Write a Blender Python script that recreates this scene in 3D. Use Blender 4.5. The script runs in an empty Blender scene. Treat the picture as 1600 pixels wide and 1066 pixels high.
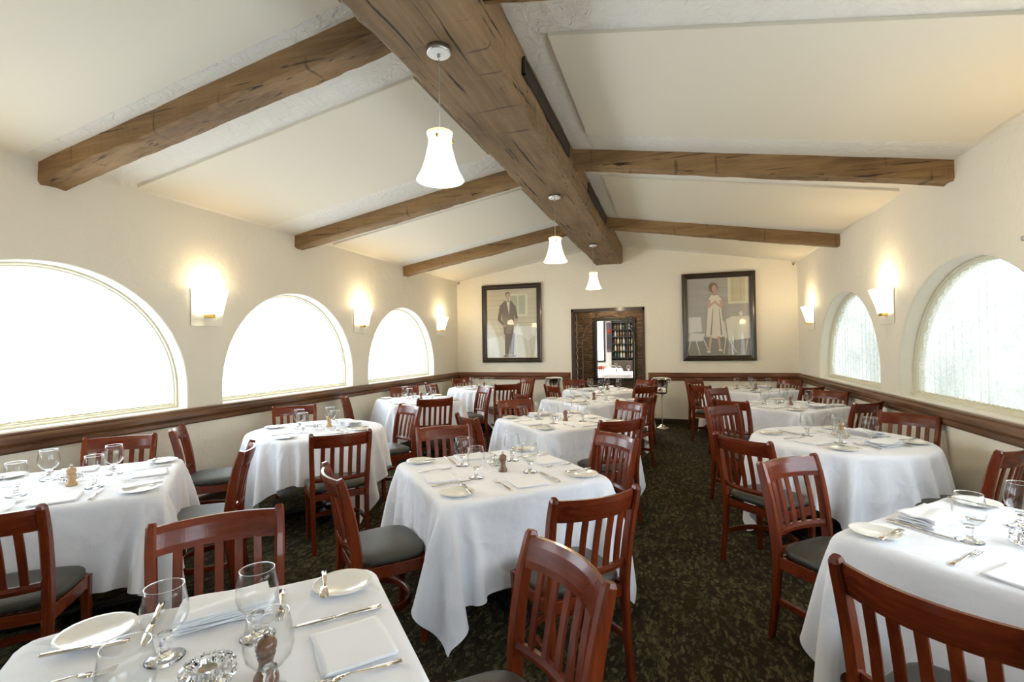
import bpy, bmesh, math, random
import numpy as np
from mathutils import Vector, Matrix
random.seed(7); np.random.seed(7)
PI = math.pi
S = bpy.context.scene
COL = S.collection

# ---------------------------------------------------------------- camera, world, exposure
CF, CYAW, CPITCH, CROLL, CH = 763.84, .3145, .0098, -.0151, 1.5
fw = Vector((-math.sin(CYAW)*math.cos(CPITCH), math.cos(CYAW)*math.cos(CPITCH), math.sin(CPITCH)))
rt = Vector((math.cos(CYAW), math.sin(CYAW), 0)); up = rt.cross(fw)
rt2 = rt*math.cos(CROLL)+up*math.sin(CROLL); up2 = -rt*math.sin(CROLL)+up*math.cos(CROLL)
cd = bpy.data.cameras.new('camera'); cam = bpy.data.objects.new('camera', cd); COL.objects.link(cam)
M = Matrix((rt2, up2, -fw)).transposed().to_4x4(); M.translation = Vector((0, 0, CH)); cam.matrix_world = M
cd.sensor_width = 36; cd.lens = CF*36/1600; cd.clip_start = .05
S.camera = cam
def project(p):
    d = Vector(p)-Vector((0, 0, CH)); z = d.dot(fw)
    if z < .1: return None
    return 800+CF*d.dot(rt2)/z, 533-CF*d.dot(up2)/z
def in_frame(p, m=25):
    q = project(p)
    return q is not None and -m < q[0] < 1600+m and -m < q[1] < 1066+m

vs = S.view_settings
vs.view_transform = 'Standard'; vs.look = 'None'; vs.gamma = 1; vs.use_curve_mapping = False
vs.exposure = 0.18
W = bpy.data.worlds.new('world'); S.world = W; W.use_nodes = True
W.node_tree.nodes['Background'].inputs[0].default_value = (.85, .92, 1, 1)
W.node_tree.nodes['Background'].inputs[1].default_value = .6
WIN_L, WIN_R, WIN_F = 8.0, 1.05, 9.0      # daylight radiance behind the curtains: left, right, unseen ones by the camera, raised as fill
DAY = (.86, .94, 1.0)
WARM = (1.0, .79, .50)
SCONCE_W, PEND_W = 6.0, 12.0

XL, XR, D, YF = -4.3214, 2.095, 9.55, -3.2
EAVE, SL = 2.88, .168
BX0, BX1, BZ = -1.37, -.86, 3.04

# ---------------------------------------------------------------- materials
def mat(name):
    m = bpy.data.materials.new(name); m.use_nodes = True
    nt = m.node_tree; return m, nt, nt.nodes['Principled BSDF']
def N(nt, t, **kw):
    n = nt.nodes.new(t)
    for k, v in kw.items():
        if k.startswith('_'): setattr(n, k[1:], v)
        else: n.inputs[k.replace('__', ' ')].default_value = v
    return n
def mapping(nt, scale=(1, 1, 1), coord='Object', rot=(0, 0, 0)):
    tc = nt.nodes.new('ShaderNodeTexCoord'); mp = nt.nodes.new('ShaderNodeMapping')
    mp.inputs['Scale'].default_value = scale; mp.inputs['Rotation'].default_value = rot
    nt.links.new(tc.outputs[coord], mp.inputs[0]); return mp.outputs[0]
def ramp(nt, fac, stops):
    r = nt.nodes.new('ShaderNodeValToRGB'); e = r.color_ramp.elements
    while len(e) < len(stops): e.new(.5)
    for i, (p, c) in enumerate(stops):
        e[i].position = p; e[i].color = (*c, 1) if len(c) == 3 else c
    nt.links.new(fac, r.inputs[0]); return r.outputs[0]
def bump(nt, b, h, strength=.3, dist=.01):
    n = nt.nodes.new('ShaderNodeBump'); n.inputs['Strength'].default_value = strength; n.inputs['Distance'].default_value = dist
    nt.links.new(h, n.inputs['Height']); nt.links.new(n.outputs[0], b.inputs['Normal']); return n
def simple(name, col, rough=.5, metal=0, **kw):
    m, nt, b = mat(name); b.inputs['Base Color'].default_value = (*col, 1)
    b.inputs['Roughness'].default_value = rough; b.inputs['Metallic'].default_value = metal
    for k, v in kw.items(): b.inputs[k.replace('__', ' ')].default_value = v
    return m
def noise(nt, vec, scale, detail=4, rough=.5, dist=0):
    n = N(nt, 'ShaderNodeTexNoise', Scale=scale, Detail=detail, Roughness=rough, Distortion=dist)
    nt.links.new(vec, n.inputs['Vector']); return n.outputs['Fac']
def mix(nt, f, a, b, mode='MIX'):
    n = nt.nodes.new('ShaderNodeMix'); n.data_type = 'RGBA'; n.blend_type = mode
    for s, v in ((n.inputs[0], f), (n.inputs[6], a), (n.inputs[7], b)):
        if hasattr(v, 'links'): nt.links.new(v, s)
        elif isinstance(v, (int, float)): s.default_value = v
        else: s.default_value = (*v, 1)
    return n.outputs[2]

def plaster(name, col, strength, scale=9):
    m, nt, b = mat(name); v = mapping(nt)
    a = noise(nt, v, scale, 5, .6, .8); c = noise(nt, v, scale*4, 3, .5)
    r = ramp(nt, a, [(.42, (0, 0, 0)), (.58, (1, 1, 1))]); h = mix(nt, .35, r, c)
    n = noise(nt, v, .8, 2); cc = ramp(nt, n, [(.3, tuple(x*.96 for x in col)), (.7, col)])
    nt.links.new(cc, b.inputs['Base Color']); b.inputs['Roughness'].default_value = .8
    bump(nt, b, h, strength, .006); return m
M_WALL = plaster('plaster_wall', (.82, .765, .635), .45, 7)
M_CEIL = plaster('plaster_ceiling', (.80, .765, .68), 1.0, 11)
M_PANEL = simple('ceiling_panel', (.73, .675, .55), .7)

def wood(name, c1, c2, c3, axis, rough=.6, scale=1., coat=0, bs=.5, crack=True, coord='Object'):
    m, nt, b = mat(name)
    sc = [14*scale]*3; sc[axis] = .9*scale
    v = mapping(nt, tuple(sc), coord)
    g = noise(nt, v, 2.2, 6, .65, .6)
    base = ramp(nt, g, [(.3, c1), (.5, c2), (.72, c3)])
    sc2 = [3.*scale]*3; sc2[axis] = .8*scale
    v2 = mapping(nt, tuple(sc2), coord); g2 = noise(nt, v2, 1.3, 3, .5)
    base = mix(nt, .55, base, ramp(nt, g2, [(.3, c1), (.7, c3)]))
    if crack:
        sc3 = [30*scale]*3; sc3[axis] = 1.1*scale
        v3 = mapping(nt, tuple(sc3), coord); g3 = noise(nt, v3, 1.1, 2, .5, .4)
        ck = ramp(nt, g3, [(.30, (0, 0, 0)), (.36, (1, 1, 1))])
        base = mix(nt, ck, tuple(x*.28 for x in c1), base)
        # saw marks across the grain
        sc4 = [2.]*3; sc4[axis] = 22
        v4 = mapping(nt, tuple(sc4), coord); g4 = noise(nt, v4, 1.0, 2, .5, .5)
        ck2 = ramp(nt, g4, [(.27, (.45, .45, .45)), (.34, (1, 1, 1))])
        base = mix(nt, 1., base, ck2, 'MULTIPLY')
        h = mix(nt, .5, g, ck); h = mix(nt, .3, h, ck2); bump(nt, b, h, bs, .012)
    else: bump(nt, b, g, bs, .002)
    nt.links.new(base, b.inputs['Base Color']); b.inputs['Roughness'].default_value = rough
    b.inputs['Coat Weight'].default_value = coat; b.inputs['Coat Roughness'].default_value = .12
    return m
BW = ((.10, .052, .018), (.23, .128, .048), (.38, .235, .10))
M_BEAMY = wood('rough_beam_long', (.10, .060, .027), (.19, .117, .054), (.32, .20, .098), 1, .75)
M_BEAMX = wood('rough_beam_cross', *BW, 0, .75)
CH_C = ((.055, .007, .003), (.12, .017, .005), (.24, .045, .011))
M_CHAIR = wood('mahogany', *CH_C, 2, .26, 2.2, .2, .08, False)
M_CHAIRX = wood('mahogany_rail', *CH_C, 0, .26, 2.2, .2, .08, False)
for _m in (M_CHAIR, M_CHAIRX): _m.node_tree.nodes['Principled BSDF'].inputs['Specular IOR Level'].default_value = .32; _m.node_tree.nodes['Principled BSDF'].inputs['Coat Roughness'].default_value = .06
M_RAILY = wood('rail_wood_y', (.045, .017, .006), (.12, .05, .019), (.25, .12, .048), 1, .38, 1.5, .3, .2, False)
M_RAILX = wood('rail_wood_x', (.06, .018, .007), (.15, .048, .017), (.24, .09, .035), 0, .4, 1.5, .3, .2, False)
M_SHOE = simple('baseboard_brown', (.035, .016, .009), .5)

def vinyl():
    m, nt, b = mat('seat_vinyl'); v = mapping(nt)
    vo = N(nt, 'ShaderNodeTexVoronoi', Scale=260.); nt.links.new(v, vo.inputs['Vector'])
    nt.links.new(ramp(nt, noise(nt, v, 6, 2), [(.3, (.034, .034, .026)), (.7, (.052, .052, .040))]), b.inputs['Base Color'])
    b.inputs['Roughness'].default_value = .42; b.inputs['Specular IOR Level'].default_value = .6
    bump(nt, b, vo.outputs['Distance'], .6, .002); return m
M_VINYL = vinyl()

def cloth_mat(name, col=(.89, .91, .97)):
    m, nt, b = mat(name); v = mapping(nt, (1, 1, 1), 'UV')
    w = N(nt, 'ShaderNodeTexNoise', Scale=5., Detail=3.); nt.links.new(v, w.inputs['Vector'])
    # ironed fold lines at thirds of the cloth
    sx = nt.nodes.new('ShaderNodeSeparateXYZ'); nt.links.new(v, sx.inputs[0])
    outs = []
    for ax in (0, 1):
        a = N(nt, 'ShaderNodeMath', _operation='MULTIPLY'); a.inputs[1].default_value = 4.0; nt.links.new(sx.outputs[ax], a.inputs[0])
        f = N(nt, 'ShaderNodeMath', _operation='PINGPONG'); f.inputs[1].default_value = .5; nt.links.new(a.outputs[0], f.inputs[0])
        g = N(nt, 'ShaderNodeMath', _operation='LESS_THAN'); g.inputs[1].default_value = .006; nt.links.new(f.outputs[0], g.inputs[0]); outs.append(g.outputs[0])
    cr = N(nt, 'ShaderNodeTexNoise', Scale=2.6, Detail=2., Distortion=.6); nt.links.new(v, cr.inputs['Vector'])
    pp = N(nt, 'ShaderNodeMath', _operation='PINGPONG'); pp.inputs[1].default_value = .09; nt.links.new(cr.outputs['Fac'], pp.inputs[0])
    ad = N(nt, 'ShaderNodeMath', _operation='MULTIPLY_ADD'); ad.inputs[1].default_value = 2.2; nt.links.new(pp.outputs[0], ad.inputs[0]); nt.links.new(w.outputs['Fac'], ad.inputs[2]); ridge = ad.outputs[0]
    mx = N(nt, 'ShaderNodeMath', _operation='MAXIMUM'); nt.links.new(outs[0], mx.inputs[0]); nt.links.new(outs[1], mx.inputs[1])
    h = N(nt, 'ShaderNodeMath', _operation='MULTIPLY_ADD'); nt.links.new(mx.outputs[0], h.inputs[0]); h.inputs[1].default_value = .10; nt.links.new(ridge, h.inputs[2])
    bump(nt, b, h.outputs[0], .75, .022)
    b.inputs['Base Color'].default_value = (*col, 1); b.inputs['Roughness'].default_value = .85
    b.inputs['Sheen Weight'].default_value = .15
    return m
M_CLOTH = cloth_mat('tablecloth_linen')
M_NAPKIN = simple('napkin_linen', (.90, .91, .94), .85)
M_CHINA = simple('china_white', (.86, .85, .80), .18, 0, Coat__Weight=.4)
M_STEEL = simple('flatware_steel', (.62, .58, .52), .16, 1)
M_BRUSHED = simple('brushed_steel', (.5, .5, .5), .3, 1)
M_BRASS = simple('brass', (.75, .5, .14), .25, 1)
M_MILL = wood('mill_wood', (.09, .04, .022), (.16, .075, .042), (.24, .12, .07), 2, .3, 4, .4, .1, False)
M_LIGHTMILL = wood('mill_wood_light', (.42, .24, .1), (.55, .33, .15), (.62, .4, .2), 2, .35, 4, .4, .1, False)
M_BLACK = simple('black_iron', (.012, .012, .013), .45, .3)
M_DARKFRAME = wood('picture_frame_wood', (.012, .007, .004), (.025, .014, .008), (.05, .028, .016), 2, .35, 1.5, .4, .1, False)
M_DOORTRIM = wood('door_trim_wood', (.02, .012, .007), (.04, .024, .014), (.07, .043, .026), 2, .5, 1.5, .2, .3, False)
M_CREAM = simple('window_frame_cream', (.72, .68, .52), .5)
M_TRIM = simple('curtain_trim', (.66, .6, .42), .8)
M_GREY = simple('grey_metal', (.42, .42, .40), .35, .6)
M_VENT = simple('vent_dark', (.05, .037, .026), .5)
M_IRON = simple('gate_iron', (.16, .13, .10), .45, .6)
M_TOWEL = simple('service_towel', (.82, .81, .78), .9)

def thin_glass(name, tint=(1, 1, 1)):
    m = bpy.data.materials.new(name); m.use_nodes = True; nt = m.node_tree; nt.nodes.clear()
    o = nt.nodes.new('ShaderNodeOutputMaterial'); t = nt.nodes.new('ShaderNodeBsdfTransparent'); t.inputs[0].default_value = (*tint, 1)
    g = N(nt, 'ShaderNodeBsdfGlossy', Roughness=.02); f0 = N(nt, 'ShaderNodeLayerWeight', Blend=.5)
    f = N(nt, 'ShaderNodeMath', _operation='POWER'); f.inputs[1].default_value = 3.8; nt.links.new(f0.outputs['Facing'], f.inputs[0])
    f2 = N(nt, 'ShaderNodeMath', _operation='MULTIPLY_ADD'); f2.inputs[1].default_value = .7; f2.inputs[2].default_value = .022; nt.links.new(f.outputs[0], f2.inputs[0])
    x = nt.nodes.new('ShaderNodeMixShader'); nt.links.new(f2.outputs[0], x.inputs[0])
    nt.links.new(t.outputs[0], x.inputs[1]); nt.links.new(g.outputs[0], x.inputs[2]); nt.links.new(x.outputs[0], o.inputs[0]); return m
M_TGLASS = thin_glass('thin_glass', (.988, .992, .99))
M_PICGLASS = thin_glass('picture_glass', (.98, .98, .98))
M_GLASS = simple('solid_glass', (1, 1, 1), .02, 0, Transmission__Weight=1., IOR=1.48)

def emis(name, col, s):
    m, nt, b = mat(name); b.inputs['Base Color'].default_value = (*[min(1, c) for c in col], 1)
    b.inputs['Emission Color'].default_value = (*col, 1); b.inputs['Emission Strength'].default_value = s; return m
def pane_mat(name, s, lo, hi):
    # bright garden seen through obscured glass: broad soft patches of light
    m, nt, b = mat(name); v = mapping(nt, (1, .8, .9))
    c = ramp(nt, noise(nt, v, 1.6, 5, .6), [(.34, lo), (.62, hi)])
    nt.links.new(c, b.inputs['Emission Color']); b.inputs['Emission Strength'].default_value = s
    b.inputs['Base Color'].default_value = (.3, .3, .3, 1); b.inputs['Roughness'].default_value = .2; return m
M_PANEL_L = pane_mat('window_daylight_left', WIN_L, (.70, .82, .94), (.86, .97, 1.12))
M_PANEL_R = pane_mat('window_daylight_right', WIN_R, (.55, .66, .66), (.95, 1.05, 1.08))
M_PANEL_F = pane_mat('window_daylight_front', WIN_F, (.70, .82, .94), (.86, .97, 1.12))
def lace():
    m = bpy.data.materials.new('lace_curtain'); m.use_nodes = True; nt = m.node_tree; nt.nodes.clear()
    o = nt.nodes.new('ShaderNodeOutputMaterial'); v = mapping(nt, (1, 1, 1), 'UV')
    vo = N(nt, 'ShaderNodeTexVoronoi', Scale=34.); vo.feature = 'DISTANCE_TO_EDGE'
    nt.links.new(v, vo.inputs['Vector'])
    th = ramp(nt, vo.outputs['Distance'], [(.04, (1, 1, 1)), (.15, (0, 0, 0))])
    fl = ramp(nt, noise(nt, v, 12, 5, .7), [(.46, (0, 0, 0)), (.54, (1, 1, 1))])
    d = mix(nt, .5, th, fl)
    mr = N(nt, 'ShaderNodeMapRange'); mr.inputs['To Min'].default_value = .28; mr.inputs['To Max'].default_value = .8; nt.links.new(d, mr.inputs['Value'])
    tr = nt.nodes.new('ShaderNodeBsdfTransparent')
    di = N(nt, 'ShaderNodeBsdfDiffuse', Color=(.88, .88, .84, 1)); tl = N(nt, 'ShaderNodeBsdfTranslucent', Color=(.9, .92, .88, 1))
    a = nt.nodes.new('ShaderNodeMixShader'); a.inputs[0].default_value = .6
    nt.links.new(di.outputs[0], a.inputs[1]); nt.links.new(tl.outputs[0], a.inputs[2])
    x = nt.nodes.new('ShaderNodeMixShader'); nt.links.new(mr.outputs[0], x.inputs[0]); nt.links.new(tr.outputs[0], x.inputs[1]); nt.links.new(a.outputs[0], x.inputs[2])
    nt.links.new(x.outputs[0], o.inputs[0]); return m
M_LACE = lace()

def carpet():
    m, nt, b = mat('leaf_carpet'); v = mapping(nt)
    nz = N(nt, 'ShaderNodeTexNoise', Scale=14., Detail=3.); nt.links.new(v, nz.inputs['Vector'])
    add = N(nt, 'ShaderNodeVectorMath', _operation='MULTIPLY_ADD'); nt.links.new(nz.outputs['Color'], add.inputs[0]); add.inputs[1].default_value = (.075, .075, .075); nt.links.new(v, add.inputs[2])
    def leaf(rot, scale, sc):
        mp = nt.nodes.new('ShaderNodeMapping'); mp.inputs['Rotation'].default_value = (0, 0, rot); mp.inputs['Scale'].default_value = sc
        nt.links.new(add.outputs[0], mp.inputs[0])
        vo = N(nt, 'ShaderNodeTexVoronoi', Scale=scale); nt.links.new(mp.outputs[0], vo.inputs['Vector']); return vo
    a = leaf(.6, 44, (1, .26, 1)); c = leaf(-.9, 46, (1, .28, 1))
    sel = ramp(nt, noise(nt, v, 13, 2), [(.47, (0, 0, 0)), (.53, (1, 1, 1))])
    dist = mix(nt, sel, a.outputs['Distance'], c.outputs['Distance'])
    cid = mix(nt, sel, a.outputs['Color'], c.outputs['Color'])
    leafc = ramp(nt, cid, [(.2, (.030, .025, .013)), (.42, (.056, .053, .024)), (.62, (.088, .076, .036)), (.85, (.145, .118, .060))])
    vein = N(nt, 'ShaderNodeTexWave', Scale=28., Distortion=3.); nt.links.new(add.outputs[0], vein.inputs['Vector'])
    leafc = mix(nt, ramp(nt, vein.outputs['Fac'], [(.1, (.55, .55, .55)), (.4, (0, 0, 0))]), leafc, (.012, .012, .008))
    colr = mix(nt, ramp(nt, dist, [(.48, (0, 0, 0)), (.62, (1, 1, 1))]), leafc, (.026, .019, .011))
    nt.links.new(colr, b.inputs['Base Color']); b.inputs['Roughness'].default_value = .95; b.inputs['Specular IOR Level'].default_value = .1
    bump(nt, b, noise(nt, v, 300, 2), .5, .004); return m
M_CARPET = carpet()
def stone():
    m, nt, b = mat('stacked_slate'); v = mapping(nt, (1, 1, 1), 'Object', (PI/2, 0, 0))
    br = N(nt, 'ShaderNodeTexBrick', Scale=1., Mortar__Size=.003, Brick__Width=.22, Row__Height=.035)
    nt.links.new(v, br.inputs['Vector'])
    n = noise(nt, mapping(nt, (3, 3, 16)), 3, 5, .6)
    c = ramp(nt, n, [(.3, (.03, .017, .009)), (.5, (.13, .075, .036)), (.72, (.34, .21, .11))])
    br.inputs['Color1'].default_value = (1, 1, 1, 1); br.inputs['Color2'].default_value = (.45, .4, .35, 1); br.inputs['Mortar'].default_value = (.1, .1, .1, 1)
    nt.links.new(mix(nt, 1., c, br.outputs['Color'], 'MULTIPLY'), b.inputs['Base Color'])
    b.inputs['Roughness'].default_value = .6; bump(nt, b, mix(nt, .5, n, br.outputs['Color']), .8, .03); return m
M_STONE = stone()

# ---------------------------------------------------------------- mesh helper
class MB:
    def __init__(s): s.v = []; s.f = []; s.m = []; s.sm = []
    def add(s, vs_, fs, mi=0, smooth=True):
        o = len(s.v); s.v += [tuple(x) for x in vs_]
        for f in fs: s.f.append([o+i for i in f]); s.m.append(mi); s.sm.append(smooth)
        return s
    def box(s, x0, x1, y0, y1, z0, z1, ch=0, mi=0, T=None):
        # chamfered box
        c = min(ch, (x1-x0)/2.01, (y1-y0)/2.01, (z1-z0)/2.01)
        if c <= 0:
            P = [(x, y, z) for z in (z0, z1) for y in (y0, y1) for x in (x0, x1)]
            F = [(0, 2, 3, 1), (4, 5, 7, 6), (0, 1, 5, 4), (2, 6, 7, 3), (0, 4, 6, 2), (1, 3, 7, 5)]
        else:
            bm = bmesh.new(); bmesh.ops.create_cube(bm, size=1)
            for q in bm.verts: q.co = Vector(((x0+x1)/2+q.co.x*(x1-x0), (y0+y1)/2+q.co.y*(y1-y0), (z0+z1)/2+q.co.z*(z1-z0)))
            bmesh.ops.bevel(bm, geom=bm.edges[:], offset=c, segments=2, affect='EDGES', profile=.6)
            P = [q.co.copy() for q in bm.verts]; bm.verts.index_update(); F = [[q.index for q in f.verts] for f in bm.faces]; bm.free()
        if T is not None: P = [T @ Vector(p) for p in P]
        return s.add(P, F, mi, False)
    def loft(s, rings, closed=True, cap=True, mi=0, smooth=True):
        n = len(rings[0]); P = [p for r in rings for p in r]; F = []
        for i in range(len(rings)-1):
            for j in range(n if closed else n-1):
                k = (j+1) % n; F.append((i*n+j, i*n+k, (i+1)*n+k, (i+1)*n+j))
        if cap and closed: F.append(list(range(n))[::-1]); F.append([(len(rings)-1)*n+j for j in range(n)])
        return s.add(P, F, mi, smooth)
    def lathe(s, prof, n=24, c=(0, 0), mi=0, rf=None, closed=False):
        rings = []
        for (r, z) in prof:
            rings.append([(c[0]+r*(rf(2*PI*j/n, z) if rf else 1)*math.cos(2*PI*j/n), c[1]+r*(rf(2*PI*j/n, z) if rf else 1)*math.sin(2*PI*j/n), z) for j in range(n)])
        if closed: rings.append(rings[0])
        return s.loft(rings, True, False, mi)
    def sweep(s, path, w, h, side=Vector((1, 0, 0)), ch=.18, mi=0, smooth=False, closed=False):
        # rectangular chamfered section; w along side, h along normal; w,h scalars or lists
        path = [Vector(p) for p in path]; n = len(path); rings = []
        for i, p in enumerate(path):
            if closed: t = path[(i+1) % n]-path[i-1]
            else: t = path[min(i+1, n-1)]-path[max(i-1, 0)]
            t.normalize(); sd = side[i] if isinstance(side, list) else side
            sd = (sd-t*sd.dot(t)).normalized(); nn = t.cross(sd)
            ww = (w[i] if isinstance(w, (list, tuple)) else w)/2; hh = (h[i] if isinstance(h, (list, tuple)) else h)/2
            c = ch*min(ww, hh)*2
            pts = [(ww-c, -hh), (ww, -hh+c), (ww, hh-c), (ww-c, hh), (-ww+c, hh), (-ww, hh-c), (-ww, -hh+c), (-ww+c, -hh)]
            rings.append([p+sd*a+nn*b for a, b in pts])
        if closed: rings.append(rings[0])
        return s.loft(rings, True, not closed, mi, smooth)
    def tube(s, path, r, n=8, mi=0):
        path = [Vector(p) for p in path]; rings = []
        ref = Vector((0, 0, 1))
        for i, p in enumerate(path):
            t = (path[min(i+1, len(path)-1)]-path[max(i-1, 0)]).normalized()
            a = t.cross(ref)
            if a.length < .05: a = t.cross(Vector((0, 1, 0)))
            a.normalize(); b = t.cross(a); rr = r[i] if isinstance(r, (list, tuple)) else r
            rings.append([p+a*rr*math.cos(2*PI*j/n)+b*rr*math.sin(2*PI*j/n) for j in range(n)])
        return s.loft(rings, True, True, mi)
    def build(s, name, m, parent=None, label=None, auto=True, uv=None):
        me = bpy.data.meshes.new(name); me.from_pydata(s.v, [], s.f)
        for x in (m if isinstance(m, (list, tuple)) else [m]): me.materials.append(x)
        me.polygons.foreach_set('material_index', s.m); me.polygons.foreach_set('use_smooth', s.sm)
        if uv is not None:
            ul = me.uv_layers.new(name='UVMap')
            for l in me.loops: ul.data[l.index].uv = uv[l.vertex_index]
        me.update(); bm = bmesh.new(); bm.from_mesh(me); bmesh.ops.recalc_face_normals(bm, faces=bm.faces); bm.to_mesh(me); bm.free()
        o = bpy.data.objects.new(name, me); COL.objects.link(o)
        if parent: o.parent = parent
        if label: o['label'] = label
        return o
def empty(name, loc=(0, 0, 0), rz=0):
    o = bpy.data.objects.new(name, None); o.empty_display_size = .1; COL.objects.link(o); o.location = loc; o.rotation_euler = (0, 0, rz); return o
def tag(o, label, cat, group=None):
    o['label'] = label; o['category'] = cat
    if group: o['group'] = group
    return o
def struct(o): o['kind'] = 'structure'; return o
def copy_tree(o, parent=None):
    c = o.copy(); COL.objects.link(c); c.parent = parent
    for ch in o.children: copy_tree(ch, c)
    return c
PROTO = {}
def place(key, loc, rz, label, group=None, cat=None, scale=None):
    mk, c0 = PROTO[key][0], PROTO[key][1]
    if PROTO[key][2] is None: o = mk(); PROTO[key][2] = o
    else: o = copy_tree(PROTO[key][2])
    o.location = loc; o.rotation_euler = (0, 0, rz)
    o.scale = (1, 1, 1)
    for k in ('label', 'category', 'group'):
        if k in o: del o[k]
    tag(o, label, cat or c0, group); return o

# ---------------------------------------------------------------- room shell
b = MB(); b.box(XL-.4, XR+.4, YF-.2, D+.0, -.12, 0)
struct(b.build('floor', M_CARPET))
WW, WS, WSP, WTOP = 1.06, .965, 1.13, 2.165     # half width, sill, spring, top
def arch_pts(cy, w, top, off, n=36):
    pts = [(cy-w-off, WS-off), (cy-w-off, WS+.05), (cy-w-off, WSP)]
    for i in range(1, n):
        a = PI-PI*i/n; pts.append((cy+(w+off)*math.cos(a), WSP+(top-WSP+off)*math.sin(a)))
    return pts+[(cy+w+off, WSP), (cy+w+off, WS+.05), (cy+w+off, WS-off)]
def side_wall(name, xw, sgn, wins, depth=.26):
    b = MB(); X = lambda d: xw+sgn*d; top = EAVE+.12
    segs = []; y = YF
    for (cy, w, tp) in sorted(wins):
        segs.append((y, cy-w-.02)); y = cy+w+.02
    segs.append((y, D))
    for d in (0, depth):
        for a, c in segs:
            b.add([(X(d), a, 0), (X(d), c, 0), (X(d), c, top), (X(d), a, top)], [(0, 1, 2, 3)])
    R = .02
    for (cy, w, tp) in wins:
        for d in (0, depth):
            off = .02
            P = arch_pts(cy, w, tp, off)
            lo = [(X(d), p[0], 0) for p in (P[0], P[-1])]+[(X(d), P[-1][0], WS-off), (X(d), P[0][0], WS-off)]
            b.add(lo, [(0, 1, 2, 3)])
            up_ = [(X(d), p[0], p[1]) for p in P[2:-2]]; n = len(up_); hi = [(X(d), p[0], top) for p in P[2:-2]]
            b.add(up_+hi, [(i, i+1, n+i+1, n+i) for i in range(n-1)], 0, False)
        rings = []
        for th in (0, 22, 45, 67, 90):
            o_ = R*(1-math.sin(math.radians(th))); dd = R*(1-math.cos(math.radians(th)))
            rings.append([(X(dd), *p) for p in arch_pts(cy, w, tp, o_)])
        rings.append([(X(depth), *p) for p in arch_pts(cy, w, tp, 0)])
        b.loft(rings, True, False)
    b.add([(X(0), YF, top), (X(0), D, top), (X(depth), D, top), (X(depth), YF, top)], [(0, 1, 2, 3)])
    struct(b.build(name, M_WALL))
LW = [(-.15, WW, WTOP), (2.36, WW, WTOP), (4.87, WW, WTOP), (7.38, WW, WTOP)]
RW = [(-.72, 1.1, 2.12), (1.94, 1.1, 2.12), (4.58, 1.11, 2.12), (7.24, 1.12, 2.12)]
side_wall('wall_left', XL, -1, LW); side_wall('wall_right', XR, 1, RW)

def window(idx, cy, w, tp, xw, sgn, paneM, desc, lf):
    X = lambda d: xw+sgn*d
    b = MB(); rings = []
    sect = [(-.0, .125), (-.018, .12), (-.022, .135), (-.032, .135), (-.036, .15), (-.036, .2), (0, .2)]
    # frame hugging the reveal
    rings = [[(X(d), *p) for p in arch_pts(cy, w, tp, o)] for o, d in sect]
    n = len(rings[0])
    b.loft(rings+[rings[0]], True, False, 0, False)
    fr = b.build('window_%d' % idx, M_CREAM); struct(fr)
    b = MB(); P = [(X(.20), *p) for p in arch_pts(cy, w, tp, -.02)]; c = (X(.20), cy, WSP)
    b.add(P+[c], [(i, (i+1) % len(P), len(P)) for i in range(len(P))], 0, False)
    b.build('pane', paneM, fr)
    # lace curtain with vertical gathers, cut to the arch
    b = MB(); uvs = []; NX, NZ = 150, 26; V = []
    ww = w-.037; rr = random.Random(idx)
    ph = [rr.uniform(0, 6) for _ in range(4)]
    for i in range(NX+1):
        t = -1+2*i/NX; y = cy+ww*t
        zt = WSP+(tp-.037-WSP)*math.sqrt(max(0, 1-t*t)) if abs(t) < 1 else WSP
        g = .009*math.sin(t*62+ph[0]+1.5*math.sin(t*7+ph[1]))+.005*math.sin(t*133+ph[2])
        for j in range(NZ+1):
            z = WS+.045+(zt-WS-.045)*j/NZ
            V.append((X(.165)-g, y, z)); uvs.append((y*1.25, z))
    F = [(i*(NZ+1)+j, (i+1)*(NZ+1)+j, (i+1)*(NZ+1)+j+1, i*(NZ+1)+j+1) for i in range(NX) for j in range(NZ)]
    b.add(V, F); cu = b.build('lace_curtain', M_LACE, None, None, True, uvs)
    tag(cu, lf, 'curtain', 'lace curtains in the arched windows')
    b = MB()
    pth = [(X(.150+.004*math.sin(i*1.1)), cy-w+.04+(2*w-.08)*i/110, WS+.032+.004*math.sin(i*2.1)) for i in range(111)]
    b.sweep(pth, .006, [.026+.006*abs(math.sin(i*1.05)) for i in range(111)], Vector((1, 0, 0)), .2, 0, True)
    b.build('braided_trim', M_TRIM, cu, 'beige braided trim')
wl = [(1, *LW[1], 'gathered white lace curtain in the nearest arched window of the left wall'),
      (2, *LW[2], 'gathered white lace curtain in the middle arched window of the left wall'),
      (3, *LW[3], 'gathered white lace curtain in the farthest arched window of the left wall')]
for i, cy, w, tp, lb in wl: window(i, cy, w, tp, XL, -1, M_PANEL_L, '', lb)
wr = [(4, *RW[2], 'patterned lace curtain in the nearer arched window of the right wall'),
      (5, *RW[3], 'patterned lace curtain in the farther arched window of the right wall')]
for i, cy, w, tp, lb in wr: window(i, cy, w, tp, XR, 1, M_PANEL_R, '', lb)
window(6, *LW[0], XL, -1, M_PANEL_F, '', 'lace curtain in the arched window of the left wall beside the camera')
window(7, *RW[1], XR, 1, M_PANEL_F, '', 'lace curtain in the arched window of the right wall beside the camera')
window(8, *RW[0], XR, 1, M_PANEL_F, '', 'lace curtain in the arched window of the right wall behind the camera')

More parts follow.
